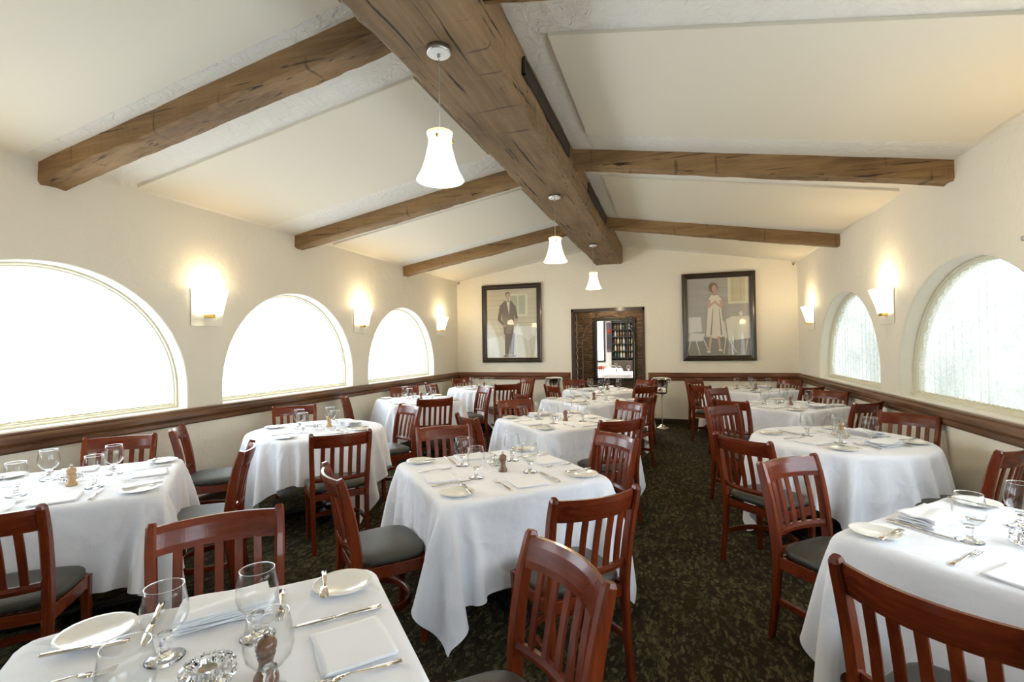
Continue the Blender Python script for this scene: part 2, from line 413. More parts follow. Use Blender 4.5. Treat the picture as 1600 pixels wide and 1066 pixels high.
# walls at the two ends (gables), with the opening in the far one
DX0, DX1, DZ = -1.86, -.48, 2.19
def ceilz(x): return EAVE+SL*min(x-XL, XR-x)
RX = (XL+XR)/2
b = MB(); T_ = .16
for y in (D, D+T_):
    b.add([(XL-.3, y, 0), (DX0, y, 0), (DX0, y, ceilz(DX0)+.1), (XL-.3, y, EAVE+.05)], [(0, 1, 2, 3)], 0, False)
    b.add([(DX1, y, 0), (XR+.3, y, 0), (XR+.3, y, EAVE+.05), (DX1, y, ceilz(DX1)+.1)], [(0, 1, 2, 3)], 0, False)
    b.add([(DX0, y, DZ), (DX1, y, DZ), (DX1, y, ceilz(DX1)+.1), (RX, y, ceilz(RX)+.1), (DX0, y, ceilz(DX0)+.1)], [(0, 1, 2, 3, 4)], 0, False)
b.add([(DX0, D, 0), (DX0, D+T_, 0), (DX0, D+T_, DZ), (DX0, D, DZ)], [(0, 1, 2, 3)], 0, False)
b.add([(DX1, D, 0), (DX1, D+T_, 0), (DX1, D+T_, DZ), (DX1, D, DZ)], [(0, 1, 2, 3)], 0, False)
b.add([(DX0, D, DZ), (DX0, D+T_, DZ), (DX1, D+T_, DZ), (DX1, D, DZ)], [(0, 1, 2, 3)], 0, False)
struct(b.build('wall_back', M_WALL))
b = MB(); b.add([(XL-.3, YF, 0), (XR+.3, YF, 0), (XR+.3, YF, EAVE+.05), (RX, YF, ceilz(RX)+.1), (XL-.3, YF, EAVE+.05)], [(0, 1, 2, 3, 4)], 0, False)
struct(b.build('wall_front', M_WALL))
# ceiling: two plaster slopes as one slab
b = MB(); prof = [(XL-.3, EAVE-.3*SL), (RX, EAVE+SL*(RX-XL)), (XR+.3, EAVE-.3*SL), (XR+.3, EAVE+.1), (RX, EAVE+SL*(RX-XL)+.14), (XL-.3, EAVE+.1)]
b.loft([[(x, y, z) for x, z in prof] for y in (YF-.1, D+.15)], True, True, 0, False)
struct(b.build('ceiling', M_CEIL))
# smooth boards raised off the ceiling between the beams
def cpanel(side, y0, y1, x0, x1, lab):
    b = MB(); t = .022
    def zz(x): return ceilz(x)
    cx = sorted((x0, x1)); P = []
    for (ya, dz) in ((y0, -.001), (y0, -t), (y1, -t*.9), (y1, -.001)):
        P.append([(x, ya, zz(x)+dz) for x in cx])
    # slightly eased far edge
    b.loft([[P[0][i], P[1][i], P[2][i], P[3][i]] for i in (0, 1)], True, True, 0, False)
    o = b.build('ceiling_panel', M_PANEL); tag(o, lab, 'ceiling panel', 'smooth raised ceiling boards'); return o
cpanel('L', -1.2, 2.16, XL+.09, -1.62, 'smooth cream ceiling panel at the top left corner, before the nearest cross beam')
cpanel('L', 2.92, 4.35, XL+.09, -1.62, 'smooth cream ceiling panel on the left between the two nearer cross beams')
cpanel('L', 5.42, 6.95, XL+.09, -1.62, 'smooth cream ceiling panel on the left between the two farther cross beams')
cpanel('L', 7.98, 9.2, XL+.09, -1.62, 'smooth cream ceiling panel on the left behind the last cross beam')
cpanel('R', 2.79, 4.24, -.66, XR-.07, 'large smooth cream ceiling panel at the upper right of the main beam')
cpanel('R', 5.38, 7.0, -.68, XR-.07, 'smooth cream ceiling panel on the right between the two cross beams')
cpanel('R', 8.0, 9.2, -.68, XR-.07, 'smooth cream ceiling panel on the right behind the farther cross beam')

# hewn beams
def hewn(axis, a0, a1, c0, c1, zf0, zf1, seed, amp=.012, step=.05):
    # box along axis, cross extent c0..c1, z from zf0(a) to zf1(a), with wandering arrises
    rr = np.random.RandomState(seed); n = max(8, int(abs(a1-a0)/step)); 
    def wander(k, a):
        x = rr.randn(n+1); ker = np.exp(-np.linspace(-2, 2, k)**2); ker /= ker.sum()
        y = np.convolve(np.pad(x, k, mode='edge'), ker, 'same')[k:-k]; return a*y/max(1e-6, y.std())
    w = [wander(15, amp*.55)+wander(4, amp*.35)+rr.randn(n+1)*amp*.12 for _ in range(10)]
    rings = []
    for i in range(n+1):
        t = a0+(a1-a0)*i/n; z0, z1 = zf0(t), zf1(t); e = .012
        pts = [(c0+w[0][i]*.4, z1), (c0+w[1][i]*.7, z0+e+abs(w[2][i])), (c0+e+abs(w[3][i]), z0+w[4][i]*.5),
               ((c0*2+c1)/3, z0+w[8][i]*.35), ((c0+c1*2)/3, z0+w[9][i]*.35),
               (c1-e-abs(w[5][i]), z0+w[4][i]*.5), (c1+w[6][i]*.7, z0+e+abs(w[7][i])), (c1+w[0][i]*.4, z1)]
        rings.append([((t, c, z) if axis == 'x' else (c, t, z)) for c, z in pts])
    b = MB(); b.loft(rings, True, True, 0, False); return b
o = hewn('y', -2.6, D-.001, BX0, BX1, lambda t: BZ, lambda t: 3.41, 3, .014).build('ridge_beam', M_BEAMY)
tag(o, 'wide rough-hewn wooden ridge beam running down the middle of the ceiling', 'beam')
main_beam = o
def cross(y0, w, side, seed, lab):
    if side == 'L': a0, a1 = XL+.001, BX0+.012
    else: a0, a1 = BX1-.012, XR-.001
    o = hewn('x', a0, a1, y0, y0+w, lambda t: ceilz(t)-.158, lambda t: ceilz(t)+.004, seed, .008).build('cross_beam', M_BEAMX)
    tag(o, lab, 'beam', 'rough cross beams under the sloped ceiling')
cross(2.29, .18, 'L', 11, 'nearest and largest rough wooden cross beam, left of the ridge beam')
cross(4.82, .17, 'L', 12, 'middle of the three rough cross beams on the left of the ridge beam')
cross(7.34, .17, 'L', 13, 'farthest of the three rough cross beams on the left of the ridge beam')
cross(4.62, .17, 'R', 14, 'longer rough cross beam on the right, ending above the nearer arched window')
cross(7.29, .16, 'R', 15, 'shorter rough cross beam on the right, nearer the far wall')
cross(2.13, .17, 'R', 16, 'rough cross beam meeting the ridge beam at the very top edge of the picture')

# air grilles in the side of the ridge beam
for y0, y1, lb in ((2.93, 4.36, 'long slotted air vent set in the near right side of the ridge beam'), (5.46, 7.0, 'slotted air vent in the far right side of the ridge beam')):
    e = empty('air_vent', (BX1, y0, 3.2)); tag(e, lb, 'air vent', 'air vents in the ridge beam')
    b = MB(); L_ = y1-y0; x0, x1 = .006, .022
    b.box(x0, x1, 0, L_, 0, .008); b.box(x0, x1, 0, L_, .107, .115); b.box(x0, x1, 0, .01, 0, .115); b.box(x0, x1, L_-.01, L_, 0, .115)
    b.build('vent_frame', M_VENT, e)
    b = MB()
    for k in range(7): b.box(.008, .017, .01, L_-.01, .014+k*.0135, .0195+k*.0135)
    b.build('louvres', M_VENT, e)
    b = MB(); b.box(-.004, .009, .005, L_-.005, .005, .11); b.build('backing', M_BLACK, e)

# chair rail
RP = [(0, .812), (.022, .812), (.03, .825), (.032, .852), (.026, .862), (.040, .868), (.052, .885), (.054, .915), (.046, .93), (.034, .935), (.036, .947), (.028, .957), (0, .957)]
def rail(name, pts, m, lab=None):
    b = MB(); b.loft(pts, True, True, 0, False); o = b.build(name, m); struct(o); return o
rail('trim_1', [[(XL+a, y+(-a if y > 0 else 0), z) for a, z in RP] for y in (YF+.01, D)], M_RAILY)
rail('trim_2', [[(XR-a, y+(-a if y > 0 else 0), z) for a, z in RP] for y in (YF+.01, D)], M_RAILY)
rail('trim_3', [[(x+(a if x < -3 else -a*.6+.02), D-a, z) for a, z in RP] for x in (XL, -1.92)], M_RAILX)
rail('trim_4', [[(x+(-a if x > 1 else a*.6-.02), D-a, z) for a, z in RP] for x in (-.40, XR)], M_RAILX)
SP = [(0, .001), (.02, .001), (.02, .085), (.012, .1), (0, .1)]
def sill(): pass
for nm, x, s_ in (('baseboard_left', XL, 1), ('baseboard_right', XR, -1)):
    b = MB(); b.loft([[(x+s_*a, y, z) for a, z in SP] for y in (YF+.03, D-.03)], True, True, 0, False); struct(b.build(nm, M_SHOE))
for nm, x0, x1 in (('baseboard_back', XL+.03, DX0-.09), ('baseboard_back_right', DX1+.09, XR-.03)):
    b = MB(); b.loft([[(x, D-a, z) for a, z in SP] for x in (x0, x1)], True, True, 0, False); struct(b.build(nm, M_SHOE))

# ---------------------------------------------------------------- doorway: casing, slate passage, opening to the bar
e = MB()
e.box(DX0-.01, DX0+.03, D-.02, D+T_+.02, 0, DZ); e.box(DX1-.025, DX1+.01, D-.02, D+T_+.02, 0, DZ); e.box(DX0-.01, DX1+.01, D-.02, D+T_+.02, DZ-.05, DZ+.012)
struct(e.build('door_1', M_DOORTRIM))
PY = 10.35; OX0, OX1, OZ0, OZ1 = -1.50, -.75, .79, 2.0
b = MB(); px0, px1, pt = -2.3, .1, 2.5
b.box(px0, OX0, PY, PY+.2, 0, pt); b.box(OX1, px1, PY, PY+.2, 0, pt); b.box(OX0, OX1, PY, PY+.2, OZ1, pt); b.box(OX0, OX1, PY, PY+.2, 0, OZ0)
struct(b.build('wall_slate', M_STONE))
b = MB(); b.box(px0-.1, px0, D+T_, PY+.2, 0, pt); b.box(px1, px1+.1, D+T_, PY+.2, 0, pt); struct(b.build('wall_passage', M_STONE))
b = MB(); b.box(px0-.1, px1+.1, D+T_, PY+.2, pt, pt+.08); struct(b.build('ceiling_passage', M_SHOE))
b = MB(); b.box(px0-.1, px1+.1, D, PY+.2, -.12, 0); struct(b.build('floor_passage', M_CARPET))
b = MB(); fo = .055
b.box(OX0-fo, OX0+.01, PY-.03, PY+.1, OZ0-fo, OZ1+fo); b.box(OX1-.01, OX1+fo, PY-.03, PY+.1, OZ0-fo, OZ1+fo)
b.box(OX0, OX1, PY-.03, PY+.1, OZ1-.01, OZ1+fo); b.box(OX0, OX1, PY-.03, PY+.1, OZ0-fo, OZ0+.01)
struct(b.build('window_9', M_BLACK))
# wrought iron arch in the doorway
g = empty('iron_archway', ((DX0+DX1)/2, D+.1, 0)); tag(g, 'thin wrought-iron arch with scrollwork standing inside the dark doorway', 'iron arch')
b = MB(); R_ = .50
arc = [(-R_, 0, .02), (-R_, 0, 1.0)]+[(R_*math.cos(a)*1.0, 0, 1.55+R_*1.0*math.sin(a)) for a in [PI-PI*i/24 for i in range(25)]]+[(R_, 0, 1.0), (R_, 0, .02)]
b.tube(arc, .009, 8); b.build('arch_bar', M_IRON, g)
def scroll(cx, cz, s_, r0, turns=1.5, sx=1):
    return [(cx+sx*(r0*(1-.8*t))*math.cos(2*PI*turns*t+s_), 0, cz+(r0*(1-.8*t))*math.sin(2*PI*turns*t+s_)) for t in [i/28 for i in range(29)]]
for k, (cx, cz, r0, sx) in enumerate(((-.42, 2.02, .09, 1), (.42, 2.02, .09, -1), (-.22, 2.09, .05, -1), (.22, 2.09, .05, 1), (-.56, 1.86, .06, 1), (.56, 1.86, .06, -1))):
    b = MB(); b.tube(scroll(cx, cz, -PI/2, r0, 1.5, sx), .0055, 6); b.build('scroll', M_IRON, g)
b = MB()
tw = [(-.615+.008*math.cos(i*.9), .008*math.sin(i*.9), .02+i*.022) for i in range(96)]
b.tube(tw, .010, 6); b.build('twisted_post', M_GREY, g, 'grey twisted post')
b = MB(); b.tube([(-.59, 0, .02), (-.59, 0, 2.12)], .006, 6); b.build('side_bar', M_IRON, g)

# bar room beyond
bx0, bx1, by0, by1, bt = -5.2, 1.2, PY+.2, 17.2, 2.9
M_BARW = simple('bar_wall', (.75, .74, .72), .8)
b = MB(); b.box(bx0, bx1, by0, by1, -.1, 0); struct(b.build('floor_bar', M_CARPET))
b = MB(); b.box(bx0, bx1, by0, by1+.1, bt, bt+.1); struct(b.build('ceiling_bar', M_BARW))
b = MB(); b.box(bx0, bx1, by1, by1+.1, 0, bt); struct(b.build('wall_bar_back', M_BARW))
b = MB(); b.box(bx0-.1, bx0, by0, by1, 0, bt); b.box(bx1, bx1+.1, by0, by1, 0, bt); b.box(bx0, px0-.1, by0-.02, by0, 0, bt); b.box(px1+.1, bx1, by0-.02, by0, 0, bt); b.box(bx0, bx1, by0-.02, by0, pt+.08, bt); struct(b.build('wall_bar_sides', M_BARW))
def bar_u(px, y):   # x on plane y for a pixel column seen from the dining room doorway
    k = (px-800)/CF; d = fw+rt2*k; return y/d.y*d.x
sy = by1-.35
x0, x1 = bar_u(957, sy), bar_u(991, sy)+.3
sh = empty('bottle_shelf', ((x0+x1)/2, sy, 0)); tag(sh, 'tall black bar shelving full of bottles seen through the slate opening', 'shelf')
hw = (x1-x0)/2; zs = [1.05, 1.28, 1.52, 1.76, 2.0, 2.24]
b = MB(); b.box(-hw-.03, -hw, -.13, .13, 0, 2.5); b.box(hw, hw+.03, -.13, .13, 0, 2.5); b.box(-hw, hw, .12, .14, 0, 2.5); b.box(-.012, .012, -.12, .12, 0, 2.5); b.box(-hw, hw, -.13, .13, 2.47, 2.5); b.build('shelf_frame', M_BLACK, sh)
for z in zs: b = MB(); b.box(-hw, hw, -.12, .12, z-.025, z); b.build('shelf_board', M_BLACK, sh)
b = MB(); b.box(-hw, hw, -.22, .12, 0, .95, .01); b.build('cabinet', M_DOORTRIM, sh)
BOT = []
for i, (c, nm) in enumerate((((.35, .36, .34), 'clear'), ((.10, .05, .015), 'amber'), ((.015, .04, .02), 'green'), ((.34, .30, .20), 'pale'))):
    BOT.append((simple('bottle_'+nm, c, .15, 0, Coat__Weight=.5), nm))
def mk_bottle(m):
    def f():
        b = MB(); b.lathe([(0, 0), (.033, .001), (.036, .01), (.036, .12), (.028, .145), (.013, .16), (.012, .195), (.014, .2), (0, .201)], 10); return b.build('bottle', m)
    return f
for i, (m, nm) in enumerate(BOT): PROTO['bottle%d' % i] = [mk_bottle(m), 'bottle', None]
rows = ['bottom shelf', 'second shelf from the bottom', 'third shelf from the bottom', 'fourth shelf from the bottom', 'fifth shelf from the bottom']
rb = random.Random(5)
for r_, z in enumerate(zs[:5]):
    n = int((x1-x0-.06)/.092)
    for k in range(n):
        xx = x0+.06+(k+.5)*(x1-x0-.1)/n
        if abs(xx-(x0+x1)/2) < .05: continue
        q = rb.randrange(4)
        place('bottle%d' % q, (xx, sy-.05, z), 0, '%s glass bottle on the %s of the bar shelving' % (BOT[q][1], rows[r_]), 'bottles on the bar shelving, %s' % rows[r_])
# bar window and poster
wy = by1-.03; a0, a1 = bar_u(925, wy), bar_u(943, wy)
b = MB(); b.box(a0-.06, a0, wy-.03, wy+.02, .9, 2.42); b.box(a1, a1+.06, wy-.03, wy+.02, .9, 2.42); b.box(a0, a1, wy-.03, wy+.02, 2.36, 2.42); b.box(a0, a1, wy-.03, wy+.02, .9, .95)
wb = struct(b.build('window_10', M_BLACK))
b = MB(); b.box(a0, a1, wy-.005, wy+.01, .95, 2.36); b.build('pane', emis('bar_daylight', (.9, .96, 1), 3.), wb)
p0, p1 = bar_u(948, wy), bar_u(957.5, wy)
e = empty('wall_poster', ((p0+p1)/2, wy-.02, 1.75)); tag(e, 'dark poster with a red round face hanging on the bar wall', 'poster')
b = MB(); h_ = (p1-p0)/2; b.box(-h_, h_, -.012, .012, -.5, .5); b.build('backing', simple('poster_dark', (.10, .07, .08), .5), e)
b = MB(); b.lathe([(0, 0), (.07, 0), (.07, .004), (0, .004)], 16)
b.v = [(x, -.013-z, y*1.2+.2) for x, y, z in b.v]; b.build('red_face', simple('poster_red', (.55, .07, .05), .5), e)
b = MB(); b.box(-.09, .09, -.016, -.012, -.4, .08); b.build('dark_figure', simple('poster_black', (.02, .02, .03), .5), e)
la = bpy.data.lights.new('bar_fill', 'AREA'); la.energy = 420; la.size = 2.5; la.color = (1, .93, .82); lo = bpy.data.objects.new('bar_fill', la); COL.objects.link(lo); lo.location = (-2.2, 13.2, 2.85)  # unseen area light, added to brighten the bar walls

# ---------------------------------------------------------------- pictures
def pic_mats():  # tones washed out, so the glass reflections are put into the paint colours
    c = dict(bg=(.60, .55, .40), line=(.42, .39, .29), win=(.70, .69, .50), wind=(.46, .47, .35), suit=(.20, .16, .13), shirt=(.7, .68, .6), skin=(.52, .38, .26), hair=(.26, .19, .12),
             cloth=(.72, .70, .60), ground=(.60, .56, .42), dress=(.80, .75, .65), grey=(.46, .44, .41), chair=(.74, .73, .70), auburn=(.30, .16, .10), shade=(.30, .28, .25), pink=(.62, .44, .36))
    return list(c), [simple('paint_'+k, v, .7) for k, v in c.items()]
PK, PM = pic_mats()
def picture(name, cx, cz, w, h, art, label, fw_=.095):
    e = empty(name, (cx, D, cz-h/2)); tag(e, label, 'picture', 'framed portraits on the far wall')
    # frame: swept moulding, mitred
    sec = [(0, 0), (0, .05), (.018, .058), (.03, .045), (.05, .05), (.07, .036), (.08, .042), (fw_, .03), (fw_, 0)]
    rings = []
    for (sx, sz) in ((-1, 0), (1, 0), (1, 1), (-1, 1)):
        rings.append([(sx*(w/2-i), -.004-d, (i if sz == 0 else h-i)) for i, d in sec])
    b = MB(); b.loft(rings+[rings[0]], True, False, 0, False); b.build('frame', M_DARKFRAME, e)
    W_, H_ = w-2*fw_+.01, h-2*fw_+.01
    b = MB(); b.add([(-W_/2, -.012, fw_-.005), (W_/2, -.012, fw_-.005), (W_/2, -.012, h-fw_+.005), (-W_/2, -.012, h-fw_+.005)], [(0, 1, 2, 3)], 0, False)
    lay = 0
    for (c, pts) in art:
        lay += 1; y = -.012-.00025*lay
        b.add([(-W_/2+u*W_, y, fw_-.005+v*H_) for u, v in pts], [list(range(len(pts)))], PK.index(c), False)
    o = b.build('canvas', PM, e)
    b = MB(); b.box(-W_/2, W_/2, -.0285, -.0265, fw_-.005, h-fw_+.005); b.build('picture_glass', M_PICGLASS, e)
def rect(c, u0, v0, u1, v1): return (c, [(u0, v0), (u1, v0), (u1, v1), (u0, v1)])
def ell(c, u, v, a, b_, n=18): return (c, [(u+a*math.cos(2*PI*i/n), v+b_*math.sin(2*PI*i/n)) for i in range(n)])
def strip(c, p, q, w1, w2):
    dx, dy = q[0]-p[0], q[1]-p[1]; l = math.hypot(dx, dy*1.3); nx, ny = -dy*1.3/l, dx/l/1.3
    return (c, [(p[0]+nx*w1, p[1]+ny*w1), (p[0]-nx*w1, p[1]-ny*w1), (q[0]-nx*w2, q[1]-ny*w2), (q[0]+nx*w2, q[1]+ny*w2)])
def siding(v0, v1, n, slope=0): return [strip('line', (0, v0+(v1-v0)*i/n), (1, v0+(v1-v0)*i/n+slope), .003, .003) for i in range(n+1)]
man = [rect('bg', 0, .3, 1, 1)]+siding(.36, .97, 9, .01)+[rect('ground', 0, 0, 1, .33), rect('win', .44, .60, .82, .92), rect('wind', .48, .63, .77, .90), rect('win', .62, .63, .64, .90),
    ('cloth', [(.0, .02), (.0, .28), (.3, .32), (.36, .26), (.42, .05), (.3, 0)]),
    ('cloth', [(.5, .46), (.96, .45), (1, .32), (.9, .30), (.82, .24), (.72, .32), (.52, .36)]), strip('chair', (.58, .35), (.60, .1), .008, .006), strip('chair', (.93, .33), (.9, .12), .006, .006),
    ell('cloth', .62, .47, .03, .03),
    strip('suit', (.42, .36), (.40, .05), .055, .035), strip('suit', (.50, .36), (.50, .05), .055, .035), ell('suit', .38, .03, .05, .014), ell('suit', .52, .03, .06, .014),
    ('suit', [(.30, .78), (.36, .83), (.50, .83), (.56, .76), (.55, .52), (.53, .34), (.35, .34), (.33, .52)]),
    strip('suit', (.31, .77), (.25, .55), .035, .03), strip('suit', (.25, .56), (.36, .47), .028, .022), strip('suit', (.54, .76), (.60, .57), .035, .028),
    ('shirt', [(.405, .83), (.47, .83), (.455, .62)]), ell('suit', .437, .815, .02, .008), ell('skin', .36, .47, .022, .018), ell('skin', .60, .55, .022, .018),
    strip('skin', (.435, .82), (.435, .86), .022, .022), ell('hair', .43, .915, .05, .045), ell('skin', .435, .895, .04, .042), rect('hair', .415, .902, .427, .906), rect('hair', .443, .902, .455, .906), rect('pink', .424, .873, .447, .877)]
wom = [rect('grey', 0, .2, 1, 1)]+siding(.3, .95, 8)+[rect('shade', 0, 0, 1, .24), rect('win', .66, .66, .98, 1), rect('bg', .70, .69, .93, 1),
    strip('line', (.74, .69), (.74, 1), .004, .004), strip('line', (.86, .69), (.86, 1), .004, .004),
    ('chair', [(.02, .30), (.02, .50), (.22, .50), (.24, .31)]), ('chair', [(.0, .19), (.24, .19), (.28, .28), (.05, .30)]), strip('chair', (.05, .2), (.0, .02), .008, .006), strip('chair', (.14, .2), (.2, .01), .008, .006), strip('chair', (.24, .25), (.34, .06), .008, .006),
    ('cloth', [(.62, .46), (.72, .50), (1, .50), (1, .22), (.66, .19)]), ('chair', [(.56, .44), (.60, .44), (.64, .22), (.60, .22)]), strip('chair', (.62, .24), (.58, .02), .008, .006), strip('chair', (.7, .2), (.72, .02), .007, .006), strip('chair', (.95, .2), (.92, .02), .008, .006), strip('chair', (.66, .21), (.78, .04), .006, .006), ell('chair', .86, .53, .03, .03),
    ('dress', [(.34, .62), (.36, .74), (.40, .78), (.50, .78), (.56, .72), (.55, .60), (.60, .25), (.45, .22), (.30, .25)]),
    strip('shade', (.42, .60), (.38, .26), .005, .012), strip('shade', (.52, .60), (.55, .26), .004, .012),
    strip('pink', (.365, .72), (.34, .62), .028, .022), strip('pink', (.34, .62), (.46, .70), .02, .017), strip('pink', (.545, .71), (.56, .62), .026, .02), strip('pink', (.56, .62), (.46, .68), .02, .017), ell('pink', .46, .69, .024, .018),
    strip('pink', (.38, .25), (.35, .06), .022, .015), strip('pink', (.50, .25), (.52, .08), .022, .015), ell('dress', .34, .05, .035, .012), ell('dress', .53, .07, .035, .012),
    strip('pink', (.44, .77), (.44, .82), .02, .02), ell('auburn', .43, .875, .065, .062), ell('pink', .445, .86, .04, .042), rect('auburn', .425, .868, .437, .872), rect('auburn', .453, .868, .465, .872), rect('shade', .434, .838, .456, .842)]
picture('framed_portrait', -3.105, 1.96, 1.27, 1.60, man, 'framed portrait of a man in a dark suit, left of the doorway')
picture('framed_portrait', .815, 1.97, 1.23, 1.59, wom, 'framed portrait of a woman in a white dress, right of the doorway')

# ---------------------------------------------------------------- lamps
M_SHADE = emis('opal_shade', (1.0, .90, .68), 1.6); M_SHADETOP = emis('opal_shade_top', (1.0, .80, .46), .9)
M_SCSHADE = emis('sconce_shade', (1.0, .91, .72), 1.9)
M_SCPLATE = simple('frosted_glass_plate', (.85, .82, .70), .25, 0, Coat__Weight=.3)
def mk_pendant():
    e = empty('pendant_lamp')           # origin at the ceiling end
    b = MB(); b.lathe([(0, 0), (.062, 0), (.062, -.028), (.058, -.032), (0, -.032)], 32); c = b.build('canopy', [M_BRUSHED, M_TOWEL], e)
    for p in c.data.polygons:
        if abs(p.normal.z) > .9 and p.center.z < -.02: p.material_index = 1
    b = MB(); b.lathe([(0, -.032), (.008, -.032), (.008, -.055), (.003, -.06)], 12); b.build('cord_grip', M_BRUSHED, c)
    b = MB(); b.tube([(0, 0, -.03), (0, 0, -.22), (0, 0, -.45)], .0028, 8); b.build('cord', M_GREY, e)
    b = MB()
    prof = [(.0, -.432), (.052, -.432), (.067, -.440), (.064, -.452), (.058, -.474), (.060, -.502), (.067, -.535), (.080, -.588), (.098, -.640), (.119, -.678), (.122, -.685), (.117, -.685), (.094, -.64), (.073, -.588)]
    b.lathe(prof, 40); s_ = b.build('lamp_shade', [M_SHADE, M_SHADETOP], e)
    for p in s_.data.polygons:
        if sum(s_.data.vertices[v].co.z for v in p.vertices)/len(p.vertices) > -.46: p.material_index = 1
    for k in range(3):
        a = -PI/2+.1+k*2*PI/3+.15; b = MB(); b.lathe([(0, -.01), (.006, -.008), (.008, .0), (.006, .008), (0, .01)], 10)
        b.v = [(x+.068*math.cos(a), y+.068*math.sin(a), z-.478) for x, y, z in b.v]; b.build('brass_knob', M_BRASS, e, 'round brass knob')
    return e
PROTO['pendant'] = [mk_pendant, 'pendant lamp', None]
for y, w_, lb in ((2.27, 1, 'nearest and largest bell-shaped opal glass pendant lamp under the ridge beam'), (4.9, 1, 'middle bell-shaped opal glass pendant lamp under the ridge beam'), (7.5, 1, 'smallest, farthest bell-shaped opal glass pendant lamp under the ridge beam')):
    e = place('pendant', (-1.112, y, BZ-.001), .06*(y-2.27), lb, 'pendant lamps under the ridge beam')
    l = bpy.data.lights.new('pendant_bulb', 'POINT'); l.energy = PEND_W; l.color = WARM; l.shadow_soft_size = .05
    lo = bpy.data.objects.new('pendant_bulb', l); COL.objects.link(lo); lo.location = (0, 0, -.715); lo.parent = e
def mk_sconce():
    e = empty('wall_sconce')            # origin on the wall at the bottom of the plate, +x out of the wall
    b = MB(); b.box(.002, .010, -.175, .175, 0, .36, .003); b.build('glass_plate', M_SCPLATE, e, 'frosted glass plate')
    b = MB(); rings = []
    for t in [i/8 for i in range(9)]:
        z = .115+.25*t; out = .045+.075*t**1.2; hw_ = .150+.024*t**.9
        rings.append([(.012, -hw_, z), (out*.75, -hw_, z), (out, -hw_*.82, z), (out+.008, 0, z), (out, hw_*.82, z), (out*.75, hw_, z), (.012, hw_, z)])
    b.loft(rings, False, False); b.add(rings[0], [list(range(7))]); b.build('lamp_shade', M_SCSHADE, e)
    b = MB(); b.box(.010, .065, -.04, .04, .085, .115, .004); b.build('brass_bracket', M_BRASS, e, 'brass bracket')
    b = MB(); b.lathe([(0, 0), (.008, 0), (.008, .01), (0, .012)], 10); b.v = [(x+.05, y+.028, z+.113) for x, y, z in b.v]; b.build('brass_screw', M_BRASS, e)
    return e
PROTO['sconce'] = [mk_sconce, 'wall lamp', None]
for x, y, z, rz, lb in ((XL, 3.63, 1.735, 0, 'nearest lit wall sconce on the left wall, between the two nearer windows'), (XL, 6.13, 1.72, 0, 'lit wall sconce on the left wall between the two farther windows'),
        (XL, 8.72, 1.72, 0, 'lit wall sconce on the left wall next to the far corner'), (XR, 5.9, 1.66, PI, 'lit wall sconce on the right wall between the two windows'),
        (XR, 8.72, 1.68, PI, 'lit wall sconce on the right wall next to the far corner'), (XL, 1.1, 1.72, 0, 'wall sconce on the left wall before the nearest window, outside the picture'),
        (XR, 3.28, 1.68, PI, 'wall sconce on the right wall just outside the right edge')):
    e = place('sconce', (x, y, z), rz, lb, 'wall sconces')
    l = bpy.data.lights.new('sconce_bulb', 'POINT'); l.energy = SCONCE_W; l.color = WARM; l.shadow_soft_size = .09
    lo = bpy.data.objects.new('sconce_bulb', l); COL.objects.link(lo); lo.parent = e; lo.location = (.09, 0, .42)

la = bpy.data.lights.new('passage_fill', 'AREA'); la.energy = 16; la.size = .35; la.color = WARM; lo = bpy.data.objects.new('passage_fill', la); COL.objects.link(lo); lo.location = (-1.15, 9.85, 2.48)  # unseen area light without a fitting, added to brighten the slate
# small fittings
for x, lb in ((XL+.05, 'small brass sensor in the far left corner under the ceiling'), (XR-.06, 'small brass sensor in the far right corner under the ceiling')):
    e = empty('corner_sensor', (x, D, 2.84)); tag(e, lb, 'sensor', 'corner sensors')
    b = MB(); b.box(-.022, .022, -.03, -.001, 0, .03, .006); b.build('housing', simple('sensor_beige', (.45, .35, .2), .4), e)
    b = MB(); b.lathe([(0, -.012), (.009, -.009), (.011, 0), (.009, .009), (0, .012)], 10); b.v = [(p[0]-.008, p[1]-.034, p[2]-.012) for p in b.v]; b.build('lens', M_BLACK, e)
b = MB(); b.lathe([(0, 0), (.016, .001), (.014, .008), (0, .01)], 12); b.v = [(XR-p[2]-.001, 3.87+p[0], 2.12+p[1]) for p in b.v]
tag(b.build('round_fitting', M_GREY), 'tiny grey knob high on the right wall above the window', 'fitting')

